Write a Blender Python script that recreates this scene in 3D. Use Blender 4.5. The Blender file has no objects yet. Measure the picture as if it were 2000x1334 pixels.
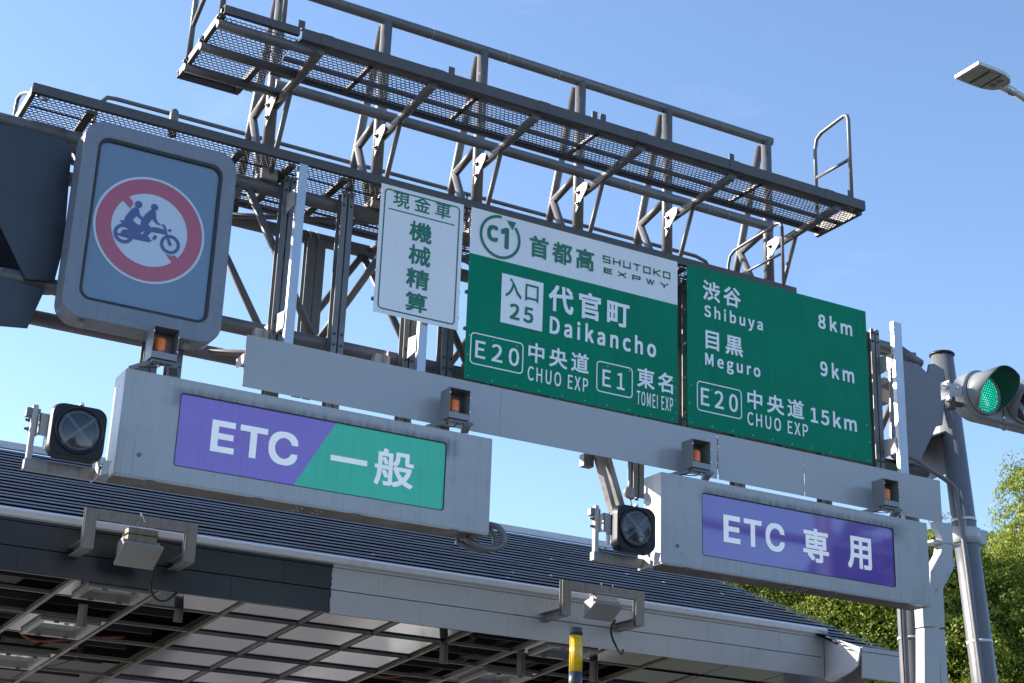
import bpy, bmesh, math, random
import numpy as np
from mathutils import Vector, Matrix
from mathutils.geometry import tessellate_polygon

random.seed(7)
rng = np.random.default_rng(11)
S = bpy.context.scene
C = S.collection
RAD = math.radians

# ------------------------------------------------------------------ camera, sky, sun, exposure
FPX, CU, CV = 3131.0, 1000.0, 667.0          # focal length and centre in pixels of the 2000 px photograph
RM = Matrix(((0.86912224, 0.19729212, 0.4535442),
             (-0.49343356, 0.28300336, 0.82245512),
             (0.03390938, -0.93860797, 0.34331507)))
EYE = Vector((0, 0, 1.6))
cam = bpy.data.cameras.new('camera')
cam_o = bpy.data.objects.new('camera', cam)
C.objects.link(cam_o)
cam.sensor_width = 36.0
cam.lens = FPX / 2000 * 36
cam.clip_end = 5000
r_, d_, f_ = (Vector(RM.col[i]) for i in range(3))
rot = Matrix((r_, -d_, -f_)).transposed()
cam_o.matrix_world = Matrix.Translation(EYE) @ rot.to_4x4()
S.camera = cam_o

SUN_AZ, SUN_EL = RAD(-46), RAD(23)            # azimuth from +Y towards +X, elevation
world = bpy.data.worlds.new('World')
S.world = world
world.use_nodes = True
wn, wl = world.node_tree.nodes, world.node_tree.links
wn.clear()
sky = wn.new('ShaderNodeTexSky')
sky.sky_type = 'NISHITA'
sky.sun_disc = False
sky.sun_elevation = SUN_EL
sky.sun_rotation = SUN_AZ
sky.air_density = 0.88
sky.dust_density = 0.4
sky.ozone_density = 3.0
bg = wn.new('ShaderNodeBackground')
bg.inputs['Strength'].default_value = 0.15
wo = wn.new('ShaderNodeOutputWorld')
tint = wn.new('ShaderNodeMix'); tint.data_type = 'RGBA'; tint.blend_type = 'MULTIPLY'
tint.inputs[0].default_value = 1.0; tint.inputs[7].default_value = (0.99, 0.948, 0.93, 1)
tc = wn.new('ShaderNodeTexCoord')
cm = wn.new('ShaderNodeMapping'); cm.inputs['Scale'].default_value = (5, 5, 14); wl.new(tc.outputs['Generated'], cm.inputs[0])
cn = wn.new('ShaderNodeTexNoise'); cn.inputs['Scale'].default_value = 1.0; cn.inputs['Detail'].default_value = 9; cn.inputs['Roughness'].default_value = 0.62
wl.new(cm.outputs[0], cn.inputs[0])
cr_ = wn.new('ShaderNodeMapRange'); cr_.interpolation_type = 'SMOOTHSTEP'
cr_.inputs['From Min'].default_value = 0.57; cr_.inputs['From Max'].default_value = 0.76; cr_.inputs['To Max'].default_value = 0.05
wl.new(cn.outputs[0], cr_.inputs[0])
cx_ = wn.new('ShaderNodeMix'); cx_.data_type = 'RGBA'; cx_.inputs[7].default_value = (7.5, 7.6, 7.8, 1)
wl.new(cr_.outputs[0], cx_.inputs[0]); wl.new(sky.outputs[0], cx_.inputs[6])
wl.new(cx_.outputs[2], tint.inputs[6]); wl.new(tint.outputs[2], bg.inputs[0])
wl.new(bg.outputs[0], wo.inputs[0])

sun = bpy.data.lights.new('sun', 'SUN')
sun.energy = 5.0
sun.angle = RAD(0.53)
sun.color = (1.0, 0.92, 0.82)
sun_o = bpy.data.objects.new('sun', sun)
C.objects.link(sun_o)
sd = Vector((math.sin(SUN_AZ) * math.cos(SUN_EL), math.cos(SUN_AZ) * math.cos(SUN_EL), math.sin(SUN_EL)))
sun_o.rotation_euler = sd.to_track_quat('Z', 'Y').to_euler()
S.view_settings.view_transform = 'Standard'
S.view_settings.look = 'None'
S.view_settings.exposure = 1.19
S.view_settings.gamma = 1.0
S.view_settings.use_curve_mapping = False

# ------------------------------------------------------------------ measuring helpers (survey of the photograph)
def ray(u, v):
    return RM @ Vector((u - CU, v - CV, FPX))
def PY(u, v, y):
    d = ray(u, v); return EYE + d * (y / d.y)
def PX(u, v, x):
    d = ray(u, v); return EYE + d * (x / d.x)
def PZ(u, v, z):
    d = ray(u, v); return EYE + d * ((z - 1.6) / d.z)

# ------------------------------------------------------------------ materials
def mat(name, col, rough=0.5, metal=0.0, dirt=0.0, dirt_col=(0.05, 0.045, 0.04), scale=4.0, streak=0.0,
        bump=0.0, coat=0.0, chips=0.0, chip_col=(0.42, 0.42, 0.42), var=0.06, rvar=0.12, spec=0.5, fine=60.0):
    m = bpy.data.materials.new(name)
    m.use_nodes = True
    n, l = m.node_tree.nodes, m.node_tree.links
    b = n['Principled BSDF']
    geo = n.new('ShaderNodeNewGeometry')
    mp = n.new('ShaderNodeMapping')
    l.new(geo.outputs['Position'], mp.inputs[0])
    nz = n.new('ShaderNodeTexNoise'); nz.inputs['Scale'].default_value = scale
    nz.inputs['Detail'].default_value = 6; nz.inputs['Roughness'].default_value = 0.62
    l.new(mp.outputs[0], nz.inputs[0])
    nf = n.new('ShaderNodeTexNoise'); nf.inputs['Scale'].default_value = fine
    nf.inputs['Detail'].default_value = 3
    l.new(mp.outputs[0], nf.inputs[0])
    # overall tone variation
    hsv = n.new('ShaderNodeHueSaturation')
    hsv.inputs['Color'].default_value = (*col, 1)
    mr = n.new('ShaderNodeMapRange')
    mr.inputs['From Min'].default_value = 0.3; mr.inputs['From Max'].default_value = 0.7
    mr.inputs['To Min'].default_value = 1 - var; mr.inputs['To Max'].default_value = 1 + var
    l.new(nz.outputs[0], mr.inputs[0]); l.new(mr.outputs[0], hsv.inputs['Value'])
    out = hsv.outputs[0]
    if dirt > 0:
        nd = n.new('ShaderNodeTexNoise'); nd.inputs['Scale'].default_value = scale * 2.3
        nd.inputs['Detail'].default_value = 8; nd.inputs['Roughness'].default_value = 0.7
        l.new(mp.outputs[0], nd.inputs[0])
        cr = n.new('ShaderNodeMapRange')
        cr.inputs['From Min'].default_value = 0.52; cr.inputs['From Max'].default_value = 0.72
        cr.inputs['To Min'].default_value = 0; cr.inputs['To Max'].default_value = dirt
        l.new(nd.outputs[0], cr.inputs[0])
        mx = n.new('ShaderNodeMix'); mx.data_type = 'RGBA'
        l.new(cr.outputs[0], mx.inputs[0]); l.new(out, mx.inputs[6]); mx.inputs[7].default_value = (*dirt_col, 1)
        out = mx.outputs[2]
    if streak > 0:
        ms = n.new('ShaderNodeMapping'); ms.inputs['Scale'].default_value = (26, 26, 1.1)
        l.new(geo.outputs['Position'], ms.inputs[0])
        ns = n.new('ShaderNodeTexNoise'); ns.inputs['Scale'].default_value = 1.0; ns.inputs['Detail'].default_value = 4
        l.new(ms.outputs[0], ns.inputs[0])
        cs = n.new('ShaderNodeMapRange')
        cs.inputs['From Min'].default_value = 0.5; cs.inputs['From Max'].default_value = 0.75
        cs.inputs['To Min'].default_value = 0; cs.inputs['To Max'].default_value = streak
        l.new(ns.outputs[0], cs.inputs[0])
        mx = n.new('ShaderNodeMix'); mx.data_type = 'RGBA'
        l.new(cs.outputs[0], mx.inputs[0]); l.new(out, mx.inputs[6]); mx.inputs[7].default_value = (*dirt_col, 1)
        out = mx.outputs[2]
    if chips > 0:
        nc_ = n.new('ShaderNodeTexNoise'); nc_.inputs['Scale'].default_value = 11; nc_.inputs['Detail'].default_value = 7; nc_.inputs['Roughness'].default_value = 0.66
        l.new(mp.outputs[0], nc_.inputs[0])
        cc_ = n.new('ShaderNodeMapRange'); cc_.inputs['From Min'].default_value = 0.685; cc_.inputs['From Max'].default_value = 0.70
        cc_.inputs['To Max'].default_value = chips; l.new(nc_.outputs[0], cc_.inputs[0])
        mx = n.new('ShaderNodeMix'); mx.data_type = 'RGBA'
        l.new(cc_.outputs[0], mx.inputs[0]); l.new(out, mx.inputs[6]); mx.inputs[7].default_value = (*chip_col, 1)
        out = mx.outputs[2]
    l.new(out, b.inputs['Base Color'])
    rr = n.new('ShaderNodeMapRange')
    rr.inputs['From Min'].default_value = 0.3; rr.inputs['From Max'].default_value = 0.7
    rr.inputs['To Min'].default_value = max(0.02, rough - rvar); rr.inputs['To Max'].default_value = min(1, rough + rvar)
    l.new(nz.outputs[0], rr.inputs[0]); l.new(rr.outputs[0], b.inputs['Roughness'])
    b.inputs['Metallic'].default_value = metal
    b.inputs['Specular IOR Level'].default_value = spec
    if coat:
        b.inputs['Coat Weight'].default_value = coat; b.inputs['Coat Roughness'].default_value = 0.04
    if bump:
        bp = n.new('ShaderNodeBump'); bp.inputs['Strength'].default_value = bump
        bp.inputs['Distance'].default_value = 0.004
        l.new(nf.outputs[0], bp.inputs['Height']); l.new(bp.outputs[0], b.inputs['Normal'])
    return m

M = {}
M['steel'] = mat('painted_steel', (0.125, 0.122, 0.126), 0.42, dirt=0.55, dirt_col=(0.09, 0.075, 0.065), scale=3.0, bump=0.25, var=0.16, chips=0.8)
M['steel_brown'] = mat('weathered_channel_steel', (0.075, 0.068, 0.068), 0.5, dirt=0.6, dirt_col=(0.07, 0.05, 0.04), scale=5.0, bump=0.3, var=0.2, chips=0.7, chip_col=(0.2, 0.16, 0.13))
M['mesh'] = mat('expanded_mesh_steel', (0.06, 0.056, 0.055), 0.5, dirt=0.3, var=0.1)
M['rail'] = mat('rail_paint', (0.15, 0.147, 0.150), 0.4, dirt=0.4, scale=6, var=0.1, bump=0.2)
M['post'] = mat('sign_post_steel', (0.165, 0.17, 0.18), 0.45, metal=0.15, dirt=0.4, dirt_col=(0.1, 0.09, 0.08), scale=5, streak=0.3, bump=0.2)
M['galv'] = mat('galvanised_steel', (0.40, 0.43, 0.47), 0.34, metal=0.6, scale=3, var=0.08, rvar=0.16, bump=0.05)
M['beacon_box'] = mat('beacon_box_steel', (0.24, 0.25, 0.26), 0.4, metal=0.3, dirt=0.3, dirt_col=(0.12, 0.1, 0.09), scale=9, var=0.1)
M['galv_dull'] = mat('dull_galvanised_steel', (0.27, 0.26, 0.25), 0.5, metal=0.35, dirt=0.6, dirt_col=(0.14, 0.1, 0.07), scale=8, streak=0.45, var=0.15, bump=0.2)
M['bracket'] = mat('pale_plate_paint', (0.46, 0.43, 0.41), 0.5, dirt=0.3, dirt_col=(0.25, 0.18, 0.13), scale=9, var=0.08)
M['plate'] = mat('cantilever_plate_paint', (0.33, 0.30, 0.285), 0.5, dirt=0.4, dirt_col=(0.14, 0.1, 0.08), scale=9, var=0.1)
M['bolt'] = mat('bolt_steel', (0.10, 0.095, 0.09), 0.4, metal=0.4)
M['bolt_light'] = mat('rivet_zinc', (0.7, 0.7, 0.7), 0.3, metal=0.5)
M['case'] = mat('grey_cabinet_paint', (0.43, 0.435, 0.44), 0.33, dirt=0.22, dirt_col=(0.2, 0.19, 0.175), scale=2.2, streak=0.28, var=0.05, rvar=0.08, bump=0.04)
M['case_mw'] = mat('grey_sign_case_paint', (0.20, 0.225, 0.27), 0.36, dirt=0.5, dirt_col=(0.13, 0.13, 0.135), scale=3.5, streak=0.35, var=0.08)
M['case_under'] = mat('cabinet_underside_shade_dirt', (0.09, 0.082, 0.075), 0.6, dirt=0.6, dirt_col=(0.06, 0.05, 0.04), scale=3, streak=0.0)  # base colour darkened for underside shade, with dirt blotches over it
M['blank'] = mat('grey_blank_panel_paint', (0.40, 0.40, 0.405), 0.20, dirt=0.1, dirt_col=(0.3, 0.28, 0.26), scale=1.2, var=0.03, rvar=0.05)
M['gasket'] = mat('black_rubber', (0.02, 0.02, 0.022), 0.5)
M['sign_green'] = mat('green_retroreflective', (0.0, 0.235, 0.13), 0.6, spec=0.12, scale=1.3, var=0.09, rvar=0.05, streak=0.3, dirt_col=(0.0, 0.12, 0.075))
M['sign_white'] = mat('white_retroreflective', (0.86, 0.85, 0.86), 0.4, scale=1.5, var=0.04, streak=0.08, dirt_col=(0.45, 0.45, 0.43))
M['letter_white'] = mat('white_lettering', (0.93, 0.94, 0.94), 0.4, scale=6, var=0.03)
M['letter_green'] = mat('green_lettering', (0.0, 0.17, 0.095), 0.4, scale=6, var=0.04)
M['sign_back'] = mat('aluminium_sign_edge', (0.5, 0.5, 0.5), 0.4, metal=0.5)
M['purple'] = mat('purple_lightbox_film', (0.20, 0.135, 0.50), 0.22, scale=1.5, var=0.05, rvar=0.06, streak=0.18, dirt_col=(0.1, 0.07, 0.2), coat=0.35)
M['purple_gloss'] = mat('glossy_purple_lightbox_film', (0.135, 0.09, 0.40), 0.05, scale=1.5, var=0.04, rvar=0.02, coat=1.0)
M['teal'] = mat('green_lightbox_film', (0.015, 0.47, 0.29), 0.25, scale=1.5, var=0.05, rvar=0.05, streak=0.2, dirt_col=(0.01, 0.2, 0.14), coat=0.35)
M['film_white'] = mat('white_lightbox_film', (0.88, 0.9, 0.9), 0.28, scale=6, var=0.03, coat=0.35)
M['mw_glass'] = mat('blue_grey_sign_face', (0.12, 0.19, 0.27), 0.10, scale=1.2, var=0.04, rvar=0.02, coat=1.0)
M['mw_white'] = mat('sign_circle_white', (0.55, 0.60, 0.68), 0.14, var=0.02, rvar=0.02, coat=1.0)
M['mw_red'] = mat('sign_circle_red', (0.44, 0.05, 0.09), 0.14, var=0.03, rvar=0.02, coat=1.0)
M['mw_navy'] = mat('sign_pictogram_navy', (0.035, 0.055, 0.20), 0.14, var=0.02, rvar=0.02, coat=1.0)
M['sig_black'] = mat('black_signal_case', (0.006, 0.009, 0.015), 0.42, var=0.05, rvar=0.06, scale=3, dirt=0.1, dirt_col=(0.03, 0.035, 0.04), spec=0.3)
M['lens_dark'] = mat('dark_signal_lens', (0.018, 0.022, 0.028), 0.12, var=0.03, rvar=0.02, coat=0.35)
M['led'] = mat('clear_led_dots', (0.5, 0.51, 0.53), 0.25, var=0.02)
M['orange_lens'] = mat('amber_beacon_lens', (1.0, 0.18, 0.008), 0.18, var=0.1, scale=20, coat=0.3)
M['beacon_base'] = mat('beacon_base_plastic', (0.5, 0.3, 0.26), 0.4)
M['tl_grey'] = mat('traffic_light_grey', (0.24, 0.25, 0.262), 0.4, dirt=0.25, dirt_col=(0.2, 0.2, 0.2), scale=7, var=0.06)
M['tl_in'] = mat('visor_inside_dark', (0.02, 0.05, 0.05), 0.6)
M['roof'] = mat('dark_roof_metal', (0.055, 0.058, 0.068), 0.42, metal=0.0, scale=1.7, var=0.2, rvar=0.1, spec=0.5)
M['roof_under'] = mat('roof_void_shade', (0.008, 0.008, 0.010), 1.0, spec=0.0)  # near-black stand-in for shade in slat gaps and the ceiling void
M['soffit'] = mat('glossy_soffit_panel', (0.155, 0.155, 0.165), 0.11, metal=0.95, scale=0.9, var=0.05, rvar=0.04)
M['soffit_lip'] = mat('soffit_lip', (0.17, 0.16, 0.16), 0.45, metal=0.2, scale=0.9, var=0.05)  # duller copy of the panel metal, imitating dark reflections on side lips
M['housing_dark'] = mat('shaded_gusset_paint', (0.030, 0.038, 0.055), 0.38, scale=2.5, var=0.12, streak=0.3, dirt=0.3, dirt_col=(0.04, 0.045, 0.05))  # leg paint darkened and blued to carry deep shade
M['gutter'] = mat('pale_eaves_trim', (0.72, 0.72, 0.76), 0.35, scale=1.5, var=0.05, dirt=0.2, dirt_col=(0.35, 0.34, 0.33))
M['grid'] = mat('ceiling_grid_steel', (0.16, 0.155, 0.148), 0.45, metal=0.3, dirt=0.4, dirt_col=(0.16, 0.15, 0.12), scale=6)
M['grid_dark'] = mat('shade_darkened_bearer', (0.07, 0.068, 0.065), 0.7, scale=5, spec=0.2)  # darker copy of the grid steel, the void's shade in its colour
M['grid_olive'] = mat('ceiling_grid_primer', (0.10, 0.105, 0.065), 0.5, metal=0.2, dirt=0.4, scale=5)
M['light_frame'] = mat('light_fitting_paint', (0.22, 0.22, 0.215), 0.35, dirt=0.4, dirt_col=(0.2, 0.18, 0.15), scale=9)
M['light_glass'] = mat('light_fitting_glass', (0.5, 0.54, 0.52), 0.06, var=0.03, rvar=0.02, metal=0.5, coat=1.0)
M['rust'] = mat('red_brown_primer', (0.07, 0.02, 0.015), 0.7, var=0.2)
M['orange_duct'] = mat('orange_conduit', (0.22, 0.045, 0.012), 0.5)
M['cable'] = mat('black_cable', (0.012, 0.013, 0.015), 0.4)
M['white_box'] = mat('off_white_antenna_housing', (0.28, 0.275, 0.265), 0.42, dirt=0.12, dirt_col=(0.35, 0.32, 0.27), scale=6, var=0.03)
M['rusty'] = mat('rust_streaked_bracket', (0.24, 0.215, 0.18), 0.6, dirt=0.9, dirt_col=(0.16, 0.075, 0.035), scale=11, streak=0.7, var=0.15)
M['yellow'] = mat('yellow_reflective_band', (0.78, 0.47, 0.015), 0.3, var=0.05, scale=8, coat=0.3)
M['blackp'] = mat('black_post_plastic', (0.03, 0.04, 0.055), 0.4, dirt=0.3, dirt_col=(0.1, 0.1, 0.1), scale=12)
M['leg'] = mat('gantry_leg_paint', (0.155, 0.155, 0.168), 0.36, dirt=0.35, dirt_col=(0.12, 0.11, 0.11), scale=2.5, streak=0.3, var=0.1, bump=0.08)
M['duct'] = mat('pale_grey_duct_paint', (0.46, 0.475, 0.48), 0.42, scale=2, var=0.04, dirt=0.12, dirt_col=(0.3, 0.3, 0.3))
M['lamp_al'] = mat('cast_aluminium_lamp', (0.5, 0.49, 0.47), 0.38, metal=0.5, dirt=0.3, dirt_col=(0.25, 0.22, 0.18), scale=14)
M['lamp_panel'] = mat('lamp_diffuser', (0.30, 0.29, 0.26), 0.15, coat=1.0, var=0.05, scale=14)
M['asphalt'] = mat('asphalt', (0.085, 0.082, 0.078), 0.85, scale=0.6, var=0.15, dirt=0.25, dirt_col=(0.09, 0.085, 0.08), bump=0.5, fine=25)
M['concrete'] = mat('concrete', (0.42, 0.40, 0.37), 0.8, scale=1.2, var=0.1, dirt=0.3, dirt_col=(0.25, 0.23, 0.2), bump=0.3)
M['plaza'] = mat('concrete_pavement', (0.27, 0.26, 0.245), 0.8, scale=0.5, var=0.35, dirt=0.5, dirt_col=(0.17, 0.16, 0.145), bump=0.3)
M['marking'] = mat('road_paint', (0.75, 0.75, 0.72), 0.6, scale=3, var=0.08, dirt=0.4, dirt_col=(0.25, 0.25, 0.24))
M['bark'] = mat('bark', (0.09, 0.065, 0.045), 0.85, scale=6, var=0.25, bump=0.8, fine=18)
M['grass'] = mat('lawn', (0.07, 0.075, 0.05), 0.9, scale=0.4, var=0.2)
M['red_tape'] = mat('red_tape', (0.5, 0.03, 0.03), 0.4)
M['white_tape'] = mat('white_steel_band', (0.72, 0.72, 0.75), 0.4)

def backlit(key, e):
    b = M[key].node_tree.nodes['Principled BSDF']
    src = b.inputs['Base Color'].links[0].from_socket
    M[key].node_tree.links.new(src, b.inputs['Emission Color']); b.inputs['Emission Strength'].default_value = e
for k_, e_ in (('film_white', .085), ('purple', .06), ('teal', .06), ('purple_gloss', .03)): backlit(k_, e_)

def window_top_band(m):  # darker streaky band along the top edge of each display
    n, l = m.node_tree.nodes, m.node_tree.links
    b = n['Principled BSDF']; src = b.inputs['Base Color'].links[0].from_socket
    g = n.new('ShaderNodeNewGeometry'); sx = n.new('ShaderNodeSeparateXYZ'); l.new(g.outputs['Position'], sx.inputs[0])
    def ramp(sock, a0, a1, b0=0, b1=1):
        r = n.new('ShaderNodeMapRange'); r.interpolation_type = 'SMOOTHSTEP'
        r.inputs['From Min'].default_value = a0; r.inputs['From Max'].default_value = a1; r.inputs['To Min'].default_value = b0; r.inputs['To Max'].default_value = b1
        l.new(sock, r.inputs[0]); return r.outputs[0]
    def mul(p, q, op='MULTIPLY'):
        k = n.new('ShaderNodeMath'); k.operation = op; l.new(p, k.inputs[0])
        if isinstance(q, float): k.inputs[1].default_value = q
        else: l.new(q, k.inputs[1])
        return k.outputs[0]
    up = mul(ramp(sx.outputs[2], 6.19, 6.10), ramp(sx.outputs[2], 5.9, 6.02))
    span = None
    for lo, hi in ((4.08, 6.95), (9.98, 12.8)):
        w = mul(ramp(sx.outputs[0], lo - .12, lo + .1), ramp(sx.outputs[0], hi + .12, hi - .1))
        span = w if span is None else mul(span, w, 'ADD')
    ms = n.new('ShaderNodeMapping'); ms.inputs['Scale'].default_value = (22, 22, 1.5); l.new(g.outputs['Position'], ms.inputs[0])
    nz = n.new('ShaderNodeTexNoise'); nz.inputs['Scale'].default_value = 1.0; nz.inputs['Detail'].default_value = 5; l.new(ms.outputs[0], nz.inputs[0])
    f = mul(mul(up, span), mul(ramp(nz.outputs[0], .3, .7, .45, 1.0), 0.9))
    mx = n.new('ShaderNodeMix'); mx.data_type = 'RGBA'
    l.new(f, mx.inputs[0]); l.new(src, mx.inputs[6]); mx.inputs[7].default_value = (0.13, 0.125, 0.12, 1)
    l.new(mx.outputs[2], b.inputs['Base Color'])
window_top_band(M['case'])

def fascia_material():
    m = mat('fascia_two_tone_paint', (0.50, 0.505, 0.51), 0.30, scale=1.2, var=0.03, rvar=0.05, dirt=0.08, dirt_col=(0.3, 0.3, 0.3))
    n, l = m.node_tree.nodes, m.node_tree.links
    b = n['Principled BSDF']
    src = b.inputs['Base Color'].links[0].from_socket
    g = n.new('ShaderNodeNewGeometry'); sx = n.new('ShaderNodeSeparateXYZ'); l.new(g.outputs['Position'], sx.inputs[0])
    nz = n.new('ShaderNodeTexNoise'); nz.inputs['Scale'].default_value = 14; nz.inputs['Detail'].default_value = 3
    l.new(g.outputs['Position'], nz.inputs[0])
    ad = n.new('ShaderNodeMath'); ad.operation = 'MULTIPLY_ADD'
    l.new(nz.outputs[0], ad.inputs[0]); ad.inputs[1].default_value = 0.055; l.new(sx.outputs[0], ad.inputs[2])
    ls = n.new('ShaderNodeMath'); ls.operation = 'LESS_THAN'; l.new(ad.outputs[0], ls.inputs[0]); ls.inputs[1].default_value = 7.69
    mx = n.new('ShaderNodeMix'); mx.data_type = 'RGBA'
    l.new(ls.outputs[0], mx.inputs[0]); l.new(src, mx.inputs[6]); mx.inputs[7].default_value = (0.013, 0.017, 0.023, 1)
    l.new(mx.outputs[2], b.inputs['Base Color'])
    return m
M['fascia'] = fascia_material()

def leaf_material(name, base, tip):
    m = bpy.data.materials.new(name); m.use_nodes = True
    n, l = m.node_tree.nodes, m.node_tree.links
    b = n['Principled BSDF']
    g = n.new('ShaderNodeNewGeometry')
    nz = n.new('ShaderNodeTexNoise'); nz.inputs['Scale'].default_value = 1.1; nz.inputs['Detail'].default_value = 5
    l.new(g.outputs['Position'], nz.inputs[0])
    rp = n.new('ShaderNodeMapRange'); rp.inputs['From Min'].default_value = 0.35; rp.inputs['From Max'].default_value = 0.65
    l.new(nz.outputs[0], rp.inputs[0])
    av = n.new('ShaderNodeMath'); av.operation = 'MULTIPLY_ADD'
    l.new(g.outputs['Random Per Island'], av.inputs[0]); av.inputs[1].default_value = 0.7
    hf = n.new('ShaderNodeMath'); hf.operation = 'MULTIPLY_ADD'; l.new(rp.outputs[0], hf.inputs[0]); hf.inputs[1].default_value = 0.5; hf.inputs[2].default_value = -0.1
    l.new(hf.outputs[0], av.inputs[2])
    mx = n.new('ShaderNodeMix'); mx.data_type = 'RGBA'
    mx.inputs[6].default_value = (*base, 1); mx.inputs[7].default_value = (*tip, 1)
    l.new(av.outputs[0], mx.inputs[0]); l.new(mx.outputs[2], b.inputs['Base Color'])
    b.inputs['Roughness'].default_value = 0.5
    b.inputs['Specular IOR Level'].default_value = 0.32
    tr = n.new('ShaderNodeBsdfTranslucent'); l.new(mx.outputs[2], tr.inputs[0])
    ms = n.new('ShaderNodeMixShader'); ms.inputs[0].default_value = 0.38
    l.new(b.outputs[0], ms.inputs[1]); l.new(tr.outputs[0], ms.inputs[2])
    l.new(ms.outputs[0], n['Material Output'].inputs[0])
    return m
M['leaf'] = leaf_material('broadleaf_green', (0.075, 0.135, 0.016), (0.35, 0.38, 0.05))
M['leaf2'] = leaf_material('dull_autumn_leaf', (0.05, 0.06, 0.02), (0.14, 0.11, 0.05))

def green_led_material():
    m = bpy.data.materials.new('green_led_lens'); m.use_nodes = True
    b = m.node_tree.nodes['Principled BSDF']
    b.inputs['Base Color'].default_value = (0.0, 0.12, 0.09, 1)
    b.inputs['Roughness'].default_value = 0.15
    b.inputs['Emission Color'].default_value = (0.0, 0.42, 0.27, 1)
    b.inputs['Emission Strength'].default_value = 0.26
    b.inputs['Coat Weight'].default_value = 1
    return m
M['green_led'] = green_led_material()
def led_dot_material():
    m = bpy.data.materials.new('green_led_points'); m.use_nodes = True
    b = m.node_tree.nodes['Principled BSDF']
    b.inputs['Base Color'].default_value = (0.05, 0.5, 0.4, 1)
    b.inputs['Emission Color'].default_value = (0.06, 0.95, 0.62, 1)
    b.inputs['Emission Strength'].default_value = 0.8
    return m
M['led_green_dot'] = led_dot_material()

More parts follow.
